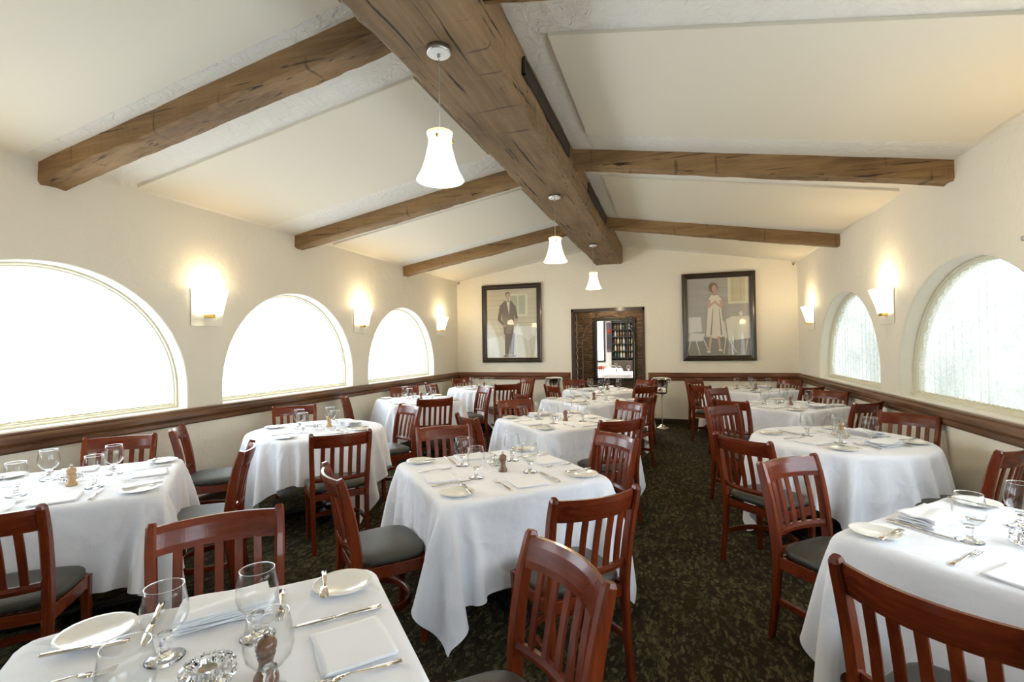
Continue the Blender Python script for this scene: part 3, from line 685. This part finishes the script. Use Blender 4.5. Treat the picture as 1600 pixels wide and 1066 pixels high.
# ---------------------------------------------------------------- cloth simulation (position based)
def sim_cloth(kind, L, R, n=64, seed=1, steps=330):
    rr = np.random.RandomState(seed); g = np.linspace(-L/2, L/2, n); X = np.zeros((n, n, 3))
    X[..., 0] = g[:, None]; X[..., 1] = g[None, :]; X[..., 2] = .775+rr.randn(n, n)*.0015
    X[..., 2] += .012*np.sin(X[..., 0]*11+seed)*np.cos(X[..., 1]*10+seed*2)
    V = np.zeros_like(X); h = L/(n-1); TOP = .753; re = .018; dt = 1/60.
    def cons(A, B, rest, k):
        d = B-A; l = np.sqrt((d*d).sum(-1, keepdims=True))+1e-9; c = d*((l-rest)/l)*.5*k; A += c; B -= c
    def collide(P):
        x, y, z = P[..., 0], P[..., 1], P[..., 2]
        if kind == 'round':
            r = np.sqrt(x*x+y*y)+1e-9; q = r-(R-re); nx, ny = x/r, y/r; qo = np.maximum(q, 0)
        else:
            ax, ay = np.abs(x)-(R-re), np.abs(y)-(R-re); ox, oy = np.maximum(ax, 0), np.maximum(ay, 0); qo = np.sqrt(ox*ox+oy*oy)
            q = np.where(qo > 0, qo, np.maximum(ax, ay)); l = qo+1e-9
            nx = np.where(qo > 0, ox/l*np.sign(x), np.where(ax > ay, np.sign(x), 0)); ny = np.where(qo > 0, oy/l*np.sign(y), np.where(ax > ay, 0, np.sign(y)))
        az = z-(TOP-re)
        # distance to rounded prism
        up_ = np.maximum(az, 0); d = np.sqrt(qo*qo+up_*up_); inside_core = (qo <= 0) & (az <= 0)
        ins = (d < re) & ~inside_core
        s_ = np.where(ins, (re-d), 0); dn = d+1e-9
        P[..., 0] += s_*qo/dn*nx; P[..., 1] += s_*qo/dn*ny; P[..., 2] += s_*up_/dn
        # inside the core: push by the shorter way
        sidep = inside_core & (-q < -az); topp = inside_core & ~sidep
        P[..., 0] += np.where(sidep, (-q+re)*nx, 0); P[..., 1] += np.where(sidep, (-q+re)*ny, 0); P[..., 2] = np.where(topp, TOP, P[..., 2])
        P[..., 2] = np.maximum(P[..., 2], .012)
        return (d < re+.002) | inside_core
    for st in range(steps):
        V[..., 2] -= (4.5 if st < steps*.55 else 2.2)*dt; V *= (.985 if st < steps*.5 else .955)
        P = X+V*dt
        for it in range(14):
            for a in (0, 1):
                cons(P[a:-1:2], P[a+1::2], h, 1) if (n-a) % 2 == 0 else cons(P[a:-1:2][:len(P[a+1::2])], P[a+1::2], h, 1)
                A, B = P[:, a:-1:2], P[:, a+1::2]; k = min(A.shape[1], B.shape[1]); cons(A[:, :k], B[:, :k], h, 1)
            for a in (0, 1):
                for (A, B) in ((P[a:-1:2, :-1], P[a+1::2, 1:]), (P[a:-1:2, 1:], P[a+1::2, :-1])):
                    k = min(A.shape[0], B.shape[0]); cons(A[:k], B[:k], h*math.sqrt(2), .35)
            if it % 3 == 0:
                for a in range(4):
                    A, B = P[a:-2:4], P[a+2::4]; k = min(len(A), len(B)); cons(A[:k], B[:k], 2*h, .035)
                    A, B = P[:, a:-2:4], P[:, a+2::4]; k = min(A.shape[1], B.shape[1]); cons(A[:, :k], B[:, :k], 2*h, .035)
            ct = collide(P)
        V = (P-X)/dt; V[ct] *= .25
        X = P
    X[..., 2] += .003
    return X
CLM = {}
def cloth_mesh(kind, seed):
    key = (kind, seed)
    if key in CLM: return CLM[key]
    n = 64; L = 1.86
    X = sim_cloth(kind, L, .50 if kind == 'square' else .60, n, seed)
    V = X.reshape(-1, 3); F = [(i*n+j, (i+1)*n+j, (i+1)*n+j+1, i*n+j+1) for i in range(n-1) for j in range(n-1)]
    me = bpy.data.meshes.new('tablecloth'); me.from_pydata([tuple(v) for v in V], [], F); me.materials.append(M_CLOTH)
    me.polygons.foreach_set('use_smooth', [True]*len(F))
    ul = me.uv_layers.new(name='UVMap')
    for l in me.loops: v = l.vertex_index; ul.data[l.index].uv = ((v//n)/(n-1)*L, (v % n)/(n-1)*L)
    me.update(); CLM[key] = me; return me

# ---------------------------------------------------------------- chair
def mk_chair():
    e = empty('dining_chair')
    def py(z):      # rear post line
        k = [(-.225, 0), (-.196, .2), (-.180, .42), (-.186, .52), (-.205, .66), (-.232, .78), (-.262, .885)]
        for (a, za), (b_, zb) in zip(k, k[1:]):
            if z <= zb: return a+(b_-a)*(z-za)/(zb-za)
        return k[-1][0]
    zz = [0, .1, .2, .3, .4, .46, .54, .62, .70, .78, .84, .872, .884]
    for s_ in (-1, 1):
        b = MB(); p = [(s_*(.192+.014*min(1, max(0, (z-.4)/.4))), py(z), z) for z in zz]
        hh = [.030, .034, .038, .044, .050, .052, .053, .052, .050, .047, .044, .040, .028]
        b.sweep(p, [.03, .031, .032, .033, .034, .034, .034, .034, .034, .034, .034, .033, .024], hh, Vector((1, 0, 0)), .22)
        b.build('back_post', M_CHAIR, e)
    def arc(z, bow, hx=.187, n=13):
        return [(hx*(-1+2*i/(n-1)), py(z)-bow*(1-(-1+2*i/(n-1))**2), z) for i in range(n)]
    def crest(x, z): return py(z)-.048*(1-(x/.187)**2)
    # crest rail: curved board following the recline
    def board(z0, z1, bow, th, n=33, nz=4):
        b = MB(); rings = []
        for i in range(n):
            x = .190*(-1+2*i/(n-1)); t = 1-(x/.190)**2; ring = []
            for k in range(nz+1):
                z = z0+(z1-z0)*k/nz; ring.append((x, py(z)-bow*t+th/2*(.6 if k in (0, nz) else 1)+.004, z))
            for k in range(nz, -1, -1):
                z = z0+(z1-z0)*k/nz; ring.append((x, py(z)-bow*t-th/2*(.6 if k in (0, nz) else 1)+.004, z))
            rings.append(ring)
        b.loft(rings, True, True, 0, False); return b
    b = board(.775, .872, .045, .022); b.build('crest_rail', M_CHAIRX, e)
    b = board(.515, .550, .038, .024, 25, 2); b.build('lower_rail', M_CHAIRX, e)
    for k in range(5):
        x = (-.128+.064*k); t = 1-(x/.19)**2; b = MB()
        b.sweep([(x, py(z)-(.038+.007*(z-.54)/.24)*t+.004, z) for z in (.545, .62, .70, .78)], .030, .011, Vector((1, 0, 0)), .2)
        b.build('slat', M_CHAIR, e)
    for s_ in (-1, 1):
        b = MB(); b.sweep([(s_*.190, .150, 0), (s_*.191, .152, .2), (s_*.192, .152, .425)], [.028, .034, .040], [.028, .034, .040], Vector((1, 0, 0)), .15); b.build('front_leg', M_CHAIR, e)
    b = MB()
    for s_ in (-1, 1): b.sweep([(s_*.192, -.17, .40), (s_*.195, 0, .40), (s_*.196, .15, .40)], .022, .06, Vector((1, 0, 0)), .12)
    b.sweep([(-.19, .160, .40), (-.1, .168, .40), (.1, .168, .40), (.19, .160, .40)], .022, .06, Vector((0, 1, 0)), .12)
    b.sweep([(-.185, -.175, .40), (.185, -.175, .40)], .022, .05, Vector((0, 1, 0)), .12)
    b.build('seat_frame', M_CHAIRX, e)
    # bentwood stretcher hoop
    pts = [(-.185, -.185, .20), (-.180, -.02, .195)]+[(-.175+.0+.175*(1-math.cos(a)), -.0+.125*math.sin(a)+.0, .19) for a in [PI*i/16 for i in range(1, 16)]]+[(.180, -.02, .195), (.185, -.185, .20)]
    b = MB(); sd = []
    n = len(pts)
    for i in range(n):
        t = Vector(pts[min(i+1, n-1)])-Vector(pts[max(i-1, 0)]); t.normalize(); sd.append(Vector((-t.y, t.x, 0)))
    b.sweep(pts, .022, .034, sd, .2); b.build('stretcher', M_CHAIRX, e)
    # upholstered seat
    b = MB(); rings = []; n = 44
    def outline(k, inset):
        a = 2*PI*k/n; c, s_ = math.cos(a), math.sin(a); p = 4.2
        r = (abs(c)**p+abs(s_)**p)**(-1/p)
        x = r*c*(.215-inset); y = r*s_*(.182-inset)
        x *= 1-.06*(1-(y+.18)/.36); return x, y+.0
    for inset, z in ((.012, .432), (.004, .437), (-.001, .450), (.0, .463), (.008, .474), (.03, .483), (.07, .489), (.12, .492), (.17, .493)):
        rings.append([(*outline(k, inset), z) for k in range(n)])
    b.loft(rings, True, True); b.build('seat', M_VINYL, e)
    return e
PROTO['chair'] = [mk_chair, 'chair', None]

# ---------------------------------------------------------------- tableware
def mk_goblet():
    e = empty('water_goblet')
    b = MB(); o_ = [(.012, .052), (.025, .058), (.038, .074), (.0425, .092), (.0415, .112), (.037, .135), (.0345, .150)]
    b.lathe([(0, .0505)]+o_+[(.0338, .1505), (.0332, .150)]+[(r-.0013, z+.001) for r, z in o_[::-1][1:]]+[(0, .054)], 32); b.build('bowl', M_TGLASS, e)
    b = MB(); b.lathe([(.0335, .1497), (.0352, .1503), (.0348, .1512), (.0332, .1508), (.0335, .1497)], 32); b.build('rim', M_GLASS, e)
    b = MB(); b.lathe([(0, 0), (.034, 0), (.0355, .002), (.030, .004), (.014, .008), (.0085, .014), (.0075, .024), (.011, .031), (.0085, .038), (.0125, .047), (.014, .052), (0, .0525)], 32); b.build('stem', M_GLASS, e)
    for ch in e.children:
        for v in ch.data.vertices: v.co = (v.co.x*1.2, v.co.y*1.2, v.co.z*1.16)
    return e
PROTO['goblet'] = [mk_goblet, 'glass', None]
def mk_plate():
    b = MB(); sc = lambda a, z: 1+.006*math.cos(24*a)
    b.lathe([(0, .003), (.050, .003), (.054, .001), (.056, .004), (.075, .009), (.086, .0125), (.0872, .0145), (.0862, .0152), (.074, .0115), (.058, .0075), (.052, .0055), (0, .0055)], 72, rf=sc)
    return b.build('bread_plate', M_CHINA)
PROTO['plate'] = [mk_plate, 'plate', None]
def flat(path, ws, th, b, mi=0):
    path = [Vector(p) for p in path]; b.sweep(path, ws, th, Vector((1, 0, 0)), .3, mi, True)
def mk_fork():
    e = empty('dinner_fork')     # along +y, tines at +y
    b = MB(); y = [-.10, -.097, -.06, -.02, .015, .030]
    flat([(0, a, z) for a, z in zip(y, (.004, .004, .0045, .007, .010, .009))], [.012, .018, .016, .009, .006, .010], [.0022]*6, b); b.build('handle', M_STEEL, e)
    b = MB(); flat([(0, .028, .009), (0, .040, .006), (0, .055, .0045)], [.009, .020, .023], .0018, b)
    for x in (-.0095, -.0032, .0032, .0095): flat([(x, .053, .0045), (x, .08, .005), (x*.95, .103, .0085)], [.0038, .0034, .0018], .0016, b)
    b.build('tines', M_STEEL, e); return e
PROTO['fork'] = [mk_fork, 'fork', None]
def mk_knife():
    e = empty('dinner_knife')
    b = MB(); flat([(0, a, .006) for a in (-.12, -.115, -.08, -.03, 0)], [.012, .017, .0165, .013, .011], [.005, .007, .007, .006, .005], b); b.build('handle', M_STEEL, e)
    b = MB(); flat([(x, a, .005) for x, a in ((0, -.002), (.001, .01), (.001, .06), (0, .10), (-.003, .118))], [.011, .018, .019, .014, .003], [.003, .0016, .0014, .0012, .001], b); b.build('blade', M_STEEL, e)
    return e
PROTO['knife'] = [mk_knife, 'knife', None]
def mk_bk():
    e = empty('butter_knife')
    b = MB(); flat([(0, a, .0) for a in (-.08, -.077, -.04, -.005, .01)], [.010, .015, .013, .008, .006], [.004, .0055, .005, .004, .003], b); b.build('handle', M_STEEL, e)
    b = MB(); flat([(x, a, 0) for x, a in ((0, .008), (.003, .02), (.004, .05), (.004, .074), (.001, .082))], [.006, .017, .023, .022, .010], [.002, .0014, .0012, .0012, .001], b); b.build('blade', M_STEEL, e)
    for ch in e.children:
        for v in ch.data.vertices: v.co *= 1.12
    return e
PROTO['butter_knife'] = [mk_bk, 'knife', None]
def mk_napkin(var):
    def f():
        rr = random.Random(var); b = MB(); nl = 3 if var == 0 else 6
        for k in range(nl):
            w_, h_ = (.094, .085) if var == 0 else (.112, .07); ox, oy = rr.uniform(-.004, .004), rr.uniform(-.003, .003)
            n = 14; z0 = .001+k*(.0024 if var == 0 else .006); rings = []
            p1, p2 = rr.uniform(0, 6), rr.uniform(0, 6)
            for i in range(n+1):
                u = -1+2*i/n; ring = []
                for j in range(n+1):
                    v = -1+2*j/n
                    pz = z0+(.001 if var == 0 else .0045)*math.sin(u*3+p1)*math.cos(v*2.5+p2)+(0 if var == 0 else .012*k/nl*math.exp(-(v-.5)**2*6))
                    ring.append((u*w_*(1+.04*v*(var))+ox, v*h_+oy+.004*math.sin(u*2+p1), max(.001, pz)))
                rings.append(ring)
            V = [p for r in rings for p in r]; t = .0016
            top = [(x, y, z+t) for x, y, z in V]; m = n+1; N_ = m*m; F = []
            for i in range(n):
                for j in range(n):
                    a = i*m+j; F += [(a, a+m, a+m+1, a+1), (N_+a, N_+a+1, N_+a+m+1, N_+a+m)]
            for i in range(n):
                for a, c in ((i, i+1), (n*m+i, n*m+i+1), (i*m, (i+1)*m), (i*m+n, (i+1)*m+n)): F.append((a, c, N_+c, N_+a))
            b.add(V+top, F)
        return b.build('folded_napkin', M_NAPKIN)
    return f
PROTO['napkin0'] = [mk_napkin(0), 'napkin', None]; PROTO['napkin1'] = [mk_napkin(1), 'napkin', None]
def mk_mill(m):
    def f():
        e = empty('pepper_mill')
        b = MB(); b.lathe([(0, 0), (.026, 0), (.027, .004), (.026, .014), (.021, .022), (.0155, .036), (.015, .046), (.018, .056), (.0205, .064), (0, .0645)], 24); b.build('mill_body', m, e)
        b = MB(); b.lathe([(0, .0645), (.019, .065), (.0185, .068), (.0225, .076), (.023, .086), (.018, .096), (.008, .1), (0, .1005)], 24); b.build('mill_head', m, e)
        b = MB(); b.lathe([(0, .099), (.005, .1), (.004, .104), (.0075, .108), (.0075, .113), (.004, .117), (0, .118)], 16); b.build('knob', M_STEEL, e, 'small metal knob')
        return e
    return f
PROTO['mill0'] = [mk_mill(M_MILL), 'pepper mill', None]; PROTO['mill1'] = [mk_mill(M_LIGHTMILL), 'pepper mill', None]
def mk_votive():
    e = empty('crystal_candle_holder')
    b = MB(); n = 32; fac = lambda a, z: 1+.05*(1 if int(round(a/(2*PI)*n)) % 2 else -1)*(1 if int(z*200) % 2 else -1)
    b.lathe([(0, 0), (.040, 0), (.050, .008), (.056, .018), (.052, .028), (.055, .038), (.046, .047), (.034, .045), (.028, .036), (.027, .018), (0, .017)], n, rf=fac)
    for i in range(len(b.sm)): b.sm[i] = False
    b.build('cut_glass', M_GLASS, e)
    b = MB(); b.lathe([(0, .0185), (.0185, .0185), (.0195, .034), (.018, .034), (.0175, .030), (0, .030)], 20); b.build('tealight', simple('tealight', (.5, .45, .36), .35, .5) if 'tealight' not in bpy.data.materials else bpy.data.materials['tealight'], e)
    return e
PROTO['votive'] = [mk_votive, 'candle holder', None]
def mk_table(kind):
    def f():
        e = empty('dining_table'); b = MB()
        if kind == 'square': 
            def rr_(h, r=.05): return [(sx*(h-r)+r*math.cos(a), sy*(h-r)+r*math.sin(a)) for sx, sy, a0 in ((1, 1, 0), (-1, 1, PI/2), (-1, -1, PI), (1, -1, 1.5*PI)) for a in [a0+PI/2*i/5 for i in range(6)]]
            b.loft([[(x, y, z) for x, y in rr_(h)] for h, z in ((.474, .716), (.48, .72), (.48, .738), (.474, .742))])
        else: b.lathe([(0, .718), (.578, .718), (.582, .732), (.578, .745), (0, .745)], 48)
        b.build('tabletop', M_DOORTRIM, e)
        b = MB(); b.lathe([(.04, .05), (.038, .1), (.038, .70), (.13, .705), (.13, .722)], 20); b.build('column', M_BLACK, e)
        b = MB()
        for k in range(4):
            a = k*PI/2; T = Matrix.Rotation(a, 4, 'Z'); b.box(.02, .34, -.035, .035, .012, .05, .012, 0, T); b.box(.29, .33, -.02, .02, 0, .014, .002, 0, T)
        b.lathe([(0, .02), (.07, .02), (.07, .075), (.042, .09), (0, .09)], 20); b.build('base', M_BLACK, e)
        return e
    return f
PROTO['table_square'] = [mk_table('square'), 'table', None]; PROTO['table_round'] = [mk_table('round'), 'table', None]

# tables: key -> centre, kind, phrase, seed, quarter turns, yaw jitter
TB = {
 'A': (-1.0, .76, 'square', 'the nearest bottom-left table', 1, 1, 0),
 'B': (-1.02, 2.79, 'square', 'the large middle table', 1, 0, -1),
 'C': (-1.05, 4.75, 'square', 'the second centre table', 2, 0, -1),
 'D': (-1.05, 6.62, 'square', 'the third centre table', 2, 1, 1),
 'E': (-1.05, 8.08, 'square', 'the centre table nearest the doorway', 1, 2, 0),
 'F': (-3.25, 1.86, 'square', 'the left edge table', 2, 2, 2),
 'G': (-3.13, 3.75, 'round', 'the round table on the left', 3, 0, 8),
 'H': (-3.44, 6.22, 'square', 'the third left-wall table', 2, 3, 1),
 'I': (-3.25, 8.2, 'round', 'the far left corner table', 3, 1, 0),
 'J': (1.27, 2.2, 'square', 'the right edge table', 2, 1, 0),
 'K': (1.2, 4.32, 'round', 'the round table on the right', 4, 0, -10),
 'M': (1.27, 6.48, 'square', 'the third right-wall table', 1, 3, 0),
 'N': (1.2, 8.5, 'square', 'the far right corner table', 2, 0, 0),
}
FULL = {'A': 'square table with white cloth and place settings, nearest, cut off at the bottom left',
 'B': 'large square white-clothed table in the middle of the room', 'C': 'square white-clothed table, second in the centre row',
 'D': 'square white-clothed table, third in the centre row', 'E': 'square white-clothed table, last in the centre row before the doorway',
 'F': 'square white-clothed table cut off by the left edge', 'G': 'round white-clothed table beside the left wall between two windows',
 'H': 'square white-clothed table beside the left wall, third from the front', 'I': 'round white-clothed table in the far left corner',
 'J': 'square white-clothed table cut off by the right edge', 'K': 'round white-clothed table on the right under the nearer window',
 'M': 'square white-clothed table on the right, behind the round one', 'N': 'square white-clothed table in the far right corner'}
SIDE = {'SE': ('near right', 0), 'NE': ('far right', 1), 'NW': ('far left', 2), 'SW': ('near left', 3)}
ZT = .7575
def cover(tk, side):
    cx, cy, kind, ph, *_r = TB[tk]; yaw = math.radians(_r[2]); rr = random.Random(tk+side)
    name, q = SIDE[side]; rot = PI/4+q*PI/2+yaw    # local +y points from the diner inward
    k = 1 if kind == 'square' else .86
    R_ = Matrix.Rotation(rot, 3, 'Z'); 
    def at(x, y, z=ZT): v = R_ @ Vector((x, y, 0)); return (cx+v.x, cy+v.y, z)
    j = lambda s=.008: rr.uniform(-s, s)
    def put(key, x, y, dz, da, what, grp):
        p = at(x, y, ZT+dz)
        if not in_frame(p, 130 if key == 'goblet' else 25): return None
        return place(key, p, rot+da, '%s, %s side of %s' % (what, name, ph), grp+' on '+ph)
    ov = CUST.get((tk, side), {})
    px_, py_ = ov.get('pl', (-.385*k+j(), -.365*k+j()))
    o = put('plate', px_, py_, 0, j(3), 'white scalloped bread plate', 'bread plates')
    if o:
        bx_, by_ = ov.get('bk', (px_+.052, py_+j(.01)))
        put('butter_knife', bx_, by_, .0185, ov.get('bka', 0)+j(.12), 'butter knife on its bread plate', 'butter knives')
    fx, fy = ov.get('fk', (-.125, -.35)); kx, ky = ov.get('kn', (.185, -.335)); nx, ny = ov.get('np', (.035, -.365))
    put('fork', fx*k+j(.006), fy*k+j(.012), 0, j(.07), 'steel dinner fork', 'forks')
    put('knife', kx*k+j(.006), ky*k+j(.012), 0, j(.06), 'steel dinner knife', 'dinner knives')
    nv = ov.get('nap', rr.choice((0, 0, 1)))
    put('napkin%d' % nv, nx*k+j(.01), ny*k+j(.008), 0, j(.12), 'folded white napkin' if nv == 0 else 'loosely folded white napkin', 'napkins')
    g_ = ov.get('gob', (.145, -.18)); put('goblet', g_[0]*k+j(.012), g_[1]*k+j(.012), 0, 0, 'stemmed water goblet', 'goblets')
CUST = {('A', 'NW'): dict(nap=1), ('A', 'NE'): dict(nap=0), ('J', 'NW'): dict(nap=1), ('J', 'SW'): dict(nap=0), ('B', 'SE'): dict(nap=0), ('B', 'SW'): dict(nap=0)}
# goblets of the nearest table stand a little off the pattern (side frame: x right of the diner, y towards the centre)
def loc(side, wx, wy, cx=-1.0, cy=.76):
    q = SIDE[side][1]*PI/2+PI/4; dx, dy = wx-cx, wy-cy
    return (dx*math.cos(q)+dy*math.sin(q), -dx*math.sin(q)+dy*math.cos(q))
CUST[('A', 'SW')] = dict(gob=loc('SW', -1.18, .87), fk=(-.207, -.235), pl=loc('SW', -1.445, .885), bk=loc('SW', -1.38, .82), bka=-.1)
CUST[('A', 'NE')].update(gob=loc('NE', -.837, .828), fk=(-.085, -.36))
CUST[('A', 'NW')].update(gob=loc('NW', -1.035, 1.005), kn=(.10, -.40), np=(-.07, -.36), fk=(-.21, -.33))
CUST[('A', 'SE')] = dict(gob=loc('SE', -1.016, .681))
for tk, (cx, cy, kind, ph, seed, qt, yw) in TB.items():
    rz = PI/4+math.radians(yw)
    tx, ty, ts = (cx, cy, 1.) if tk != 'A' else (-.995, .825, .91)      # the nearest table is a little smaller
    tb = place('table_'+kind, (tx, ty, 0), rz, FULL[tk].replace('white-clothed table', 'dark pedestal table under white cloth').replace('square table with white cloth and place settings', 'square pedestal table under white cloth'), 'dining tables')
    tb.scale = (ts, ts, 1)
    me = cloth_mesh(kind, seed); o = bpy.data.objects.new('tablecloth', me); COL.objects.link(o)
    o.location = (tx, ty, 0); o.scale = (ts, ts, 1); o.rotation_euler = (0, 0, rz+qt*PI/2+(PI/4 if kind == 'round' else 0)+{'K': -.52, 'G': .3}.get(tk, 0))
    sb = o.modifiers.new('sub', 'SUBSURF'); sb.levels = 0; sb.render_levels = 1
    tag(o, 'white %s-draped tablecloth on %s' % ('square' if kind == 'square' else 'loosely', ph), 'tablecloth', 'white tablecloths')
    for sd_ in SIDE: cover(tk, sd_)
    if tk == 'A': mp, vp, lt = (.127, .112), (.005, .07), 0
    elif tk == 'B': mp, vp, lt = (.06, -.05), (-.03, .09), 0
    elif tk == 'K': mp, vp, lt = (.06, .14), (.03, .04), 1
    elif tk == 'G': mp, vp, lt = (.02, .14), (.0, .0), 1
    else: mp, vp, lt = (.05, -.02), (-.06, .04), (1 if tk in 'F' else 0)
    place('mill%d' % lt, (cx+mp[0], cy+mp[1], ZT), 0, '%s wooden pepper mill standing on %s' % ('pale' if lt else 'brown', ph), 'pepper mills')
    place('votive', (cx+vp[0], cy+vp[1], ZT), 0, 'round cut-glass candle holder on %s' % ph, 'cut-glass candle holders')

CHAIRS = [('A', 'NE', -0.309, 1.43, 0), ('A', 'NW', -1.633, 1.414, 2), ('B', 'SW', -1.644, 2.075, 3), ('B', 'SE', -0.306, 2.059, -2), ('B', 'NE', -0.377, 3.45, 1), ('B', 'NW', -1.713, 3.501, -6), ('C', 'SE', -0.397, 4.121, -4), ('C', 'NE', -0.427, 5.417, 3), ('C', 'SW', -1.756, 4.039, 3), ('C', 'NW', -1.729, 5.399, -3), ('D', 'SE', -0.29, 6.02, 16), ('D', 'SW', -1.90, 6.10, -1), ('E', 'SE', -0.362, 7.43, 0), ('E', 'NE', -0.414, 8.755, 3), ('E', 'SW', -1.775, 7.385, -2), ('E', 'NW', -1.688, 8.72, -2), ('F', 'NW', -3.866, 2.537, -5), ('F', 'NE', -2.617, 2.478, -7), ('F', 'SE', -2.60, 1.17, -7), ('G', 'SW', -3.807, 2.92, -2), ('G', 'SE', -2.327, 3.046, 2), ('G', 'NW', -3.941, 4.366, 0), ('G', 'NE', -2.66, 4.62, 15), ('H', 'SW', -4.073, 5.394, 2), ('H', 'SE', -2.732, 5.35, -5), ('H', 'NW', -4.029, 6.836, -1), ('H', 'NE', -2.693, 6.906, 1), ('I', 'SW', -3.885, 7.45, 7), ('I', 'SE', -2.564, 7.582, -4), ('I', 'NE', -2.608, 8.962, 6), ('I', 'NW', -3.949, 8.884, 6), ('J', 'NW', 0.581, 2.935, -3), ('J', 'SW', 0.584, 1.475, 0), ('K', 'SW', 0.424, 3.504, -1), ('K', 'NW', 0.459, 5.22, -2), ('K', 'NE', 1.90, 4.975, 5), ('K', 'SE', 1.857, 3.539, -1), ('M', 'SW', 0.593, 5.772, 2), ('M', 'NW', 0.574, 7.235, 1), ('M', 'SE', 1.88, 5.796, -5), ('N', 'SW', 0.383, 7.774, -3), ('N', 'NW', 0.363, 9.2, 4), ('N', 'NE', 1.88, 9.2, -5), ('N', 'SE', 1.827, 7.619, -5), ('M', 'NE', 1.88, 7.048, 0)]
for t, s_, x, y, dth in CHAIRS:
    rz = SIDE[s_][1]*PI/2+PI/4+math.radians(dth)
    # x,y = top of the back; seat centre lies .258 in front of it
    ox, oy = x-math.sin(rz)*.258, y+math.cos(rz)*.258
    nm = SIDE[s_][0]
    place('chair', (ox, oy, 0), rz, 'mahogany slat-back chair, %s side of %s' % (nm, TB[t][3]), 'slat-back dining chairs')

# bar-room furniture seen through the opening
for (bx, by, ph, sd_) in ((-1.38, 13.1, 'nearer', 1), (-1.9, 15.0, 'farther', 2)):
    place('table_square', (bx, by, 0), .1, 'square table under a white cloth, the %s one in the bar room' % ph, 'bar room tables')
    o = bpy.data.objects.new('tablecloth', cloth_mesh('square', sd_)); COL.objects.link(o); o.location = (bx, by, 0); o.rotation_euler = (0, 0, .1)
    tag(o, 'white tablecloth on the %s table in the bar room' % ph, 'tablecloth', 'bar room tablecloths')
    for k, (gx, gy) in enumerate(((-.3, -.1), (-.1, .2), (.1, -.2), (.3, .1))):
        place('goblet', (bx+gx, by+gy, ZT), 0, 'goblet on the %s table in the bar room' % ph, 'goblets on the %s bar room table' % ph)
    place('mill0', (bx, by, ZT), 0, 'pepper mill on the %s table in the bar room' % ph, 'bar room pepper mills')
for bx, by, rz, lb in ((-2.45, 12.7, -1.3, 'slat-back chair left of the nearer table in the bar room'), (-2.1, 14.1, 3.0, 'slat-back chair between the two tables in the bar room'), (-2.75, 15.0, -1.6, 'slat-back chair left of the farther table in the bar room')):
    place('chair', (bx, by, 0), rz, lb, 'bar room chairs')

# ---------------------------------------------------------------- wine bucket stands
def mk_bucket():
    e = empty('wine_bucket_stand')
    b = MB(); b.lathe([(0, 0), (.115, 0), (.118, .008), (.10, .02), (.06, .035), (.035, .06), (.02, .075), (0, .076)], 28); b.build('base', M_STEEL, e)
    b = MB(); b.lathe([(.012, .07), (.012, .60), (.0, .60)], 14); b.build('pole', M_BRUSHED, e)
    b = MB(); b.lathe([(0, .60), (.03, .60), (.085, .615), (.09, .62), (.10, .66), (.094, .665), (.104, .76), (.112, .86), (.118, .865), (.118, .875), (.108, .875), (.10, .76), (.085, .63), (0, .625)], 32); b.build('bucket', M_STEEL, e)
    for s_ in (-1, 1):
        b = MB(); b.tube([(s_*.108, 0, .80)]+[(s_*(.108+.028*math.sin(a)), 0, .80+.025-.025*math.cos(a)) for a in [PI*i/8 for i in range(1, 9)]], .004, 6); b.build('handle', M_STEEL, e)
    return e
PROTO['bucket'] = [mk_bucket, 'wine bucket stand', None]
def towel(x, y, lab, w_=.14, drop=(.06, .16)):
    b = MB(); rings = []; path = []
    for i in range(25):
        t = i/24
        if t < .25: u = t/.25; path.append((-.150-.035*(1-u)+.0, .882-drop[0]*(1-u)))
        elif t < .7: u = (t-.25)/.45; path.append((-.15+.29*u, .882+.008*math.sin(PI*u)))
        else: u = (t-.7)/.3; path.append((.14+.05*u, .882-drop[1]*u))
    for i, (px_, pz) in enumerate(path): rings.append([(px_, -w_/2*(1-.25*abs(i-12)/12)+w_*(1-.25*abs(i-12)/12)*j/8, pz+.004*math.sin(j*2.1+i*.3)) for j in range(9)])
    b.loft(rings, False, False); b.v = [(p[0]+x, p[1]+y, p[2]) for p in b.v]
    o = b.build('service_towel', M_TOWEL); o.modifiers.new('s', 'SOLIDIFY').thickness = .008
    tag(o, lab, 'towel', 'white towels over the wine buckets')
place('bucket', (-.17, 9.05, 0), 0, 'silver wine bucket on a pole stand, right of the doorway', 'wine bucket stands')
towel(-.17, 9.05, 'white towel draped over the wine bucket right of the doorway')
place('bucket', (-2.13, 9.12, 0), 0, 'silver wine bucket on a pole stand, left of the doorway', 'wine bucket stands')
towel(-2.13, 9.12, 'white towel draped over the wine bucket left of the doorway', .14, (.14, .14))
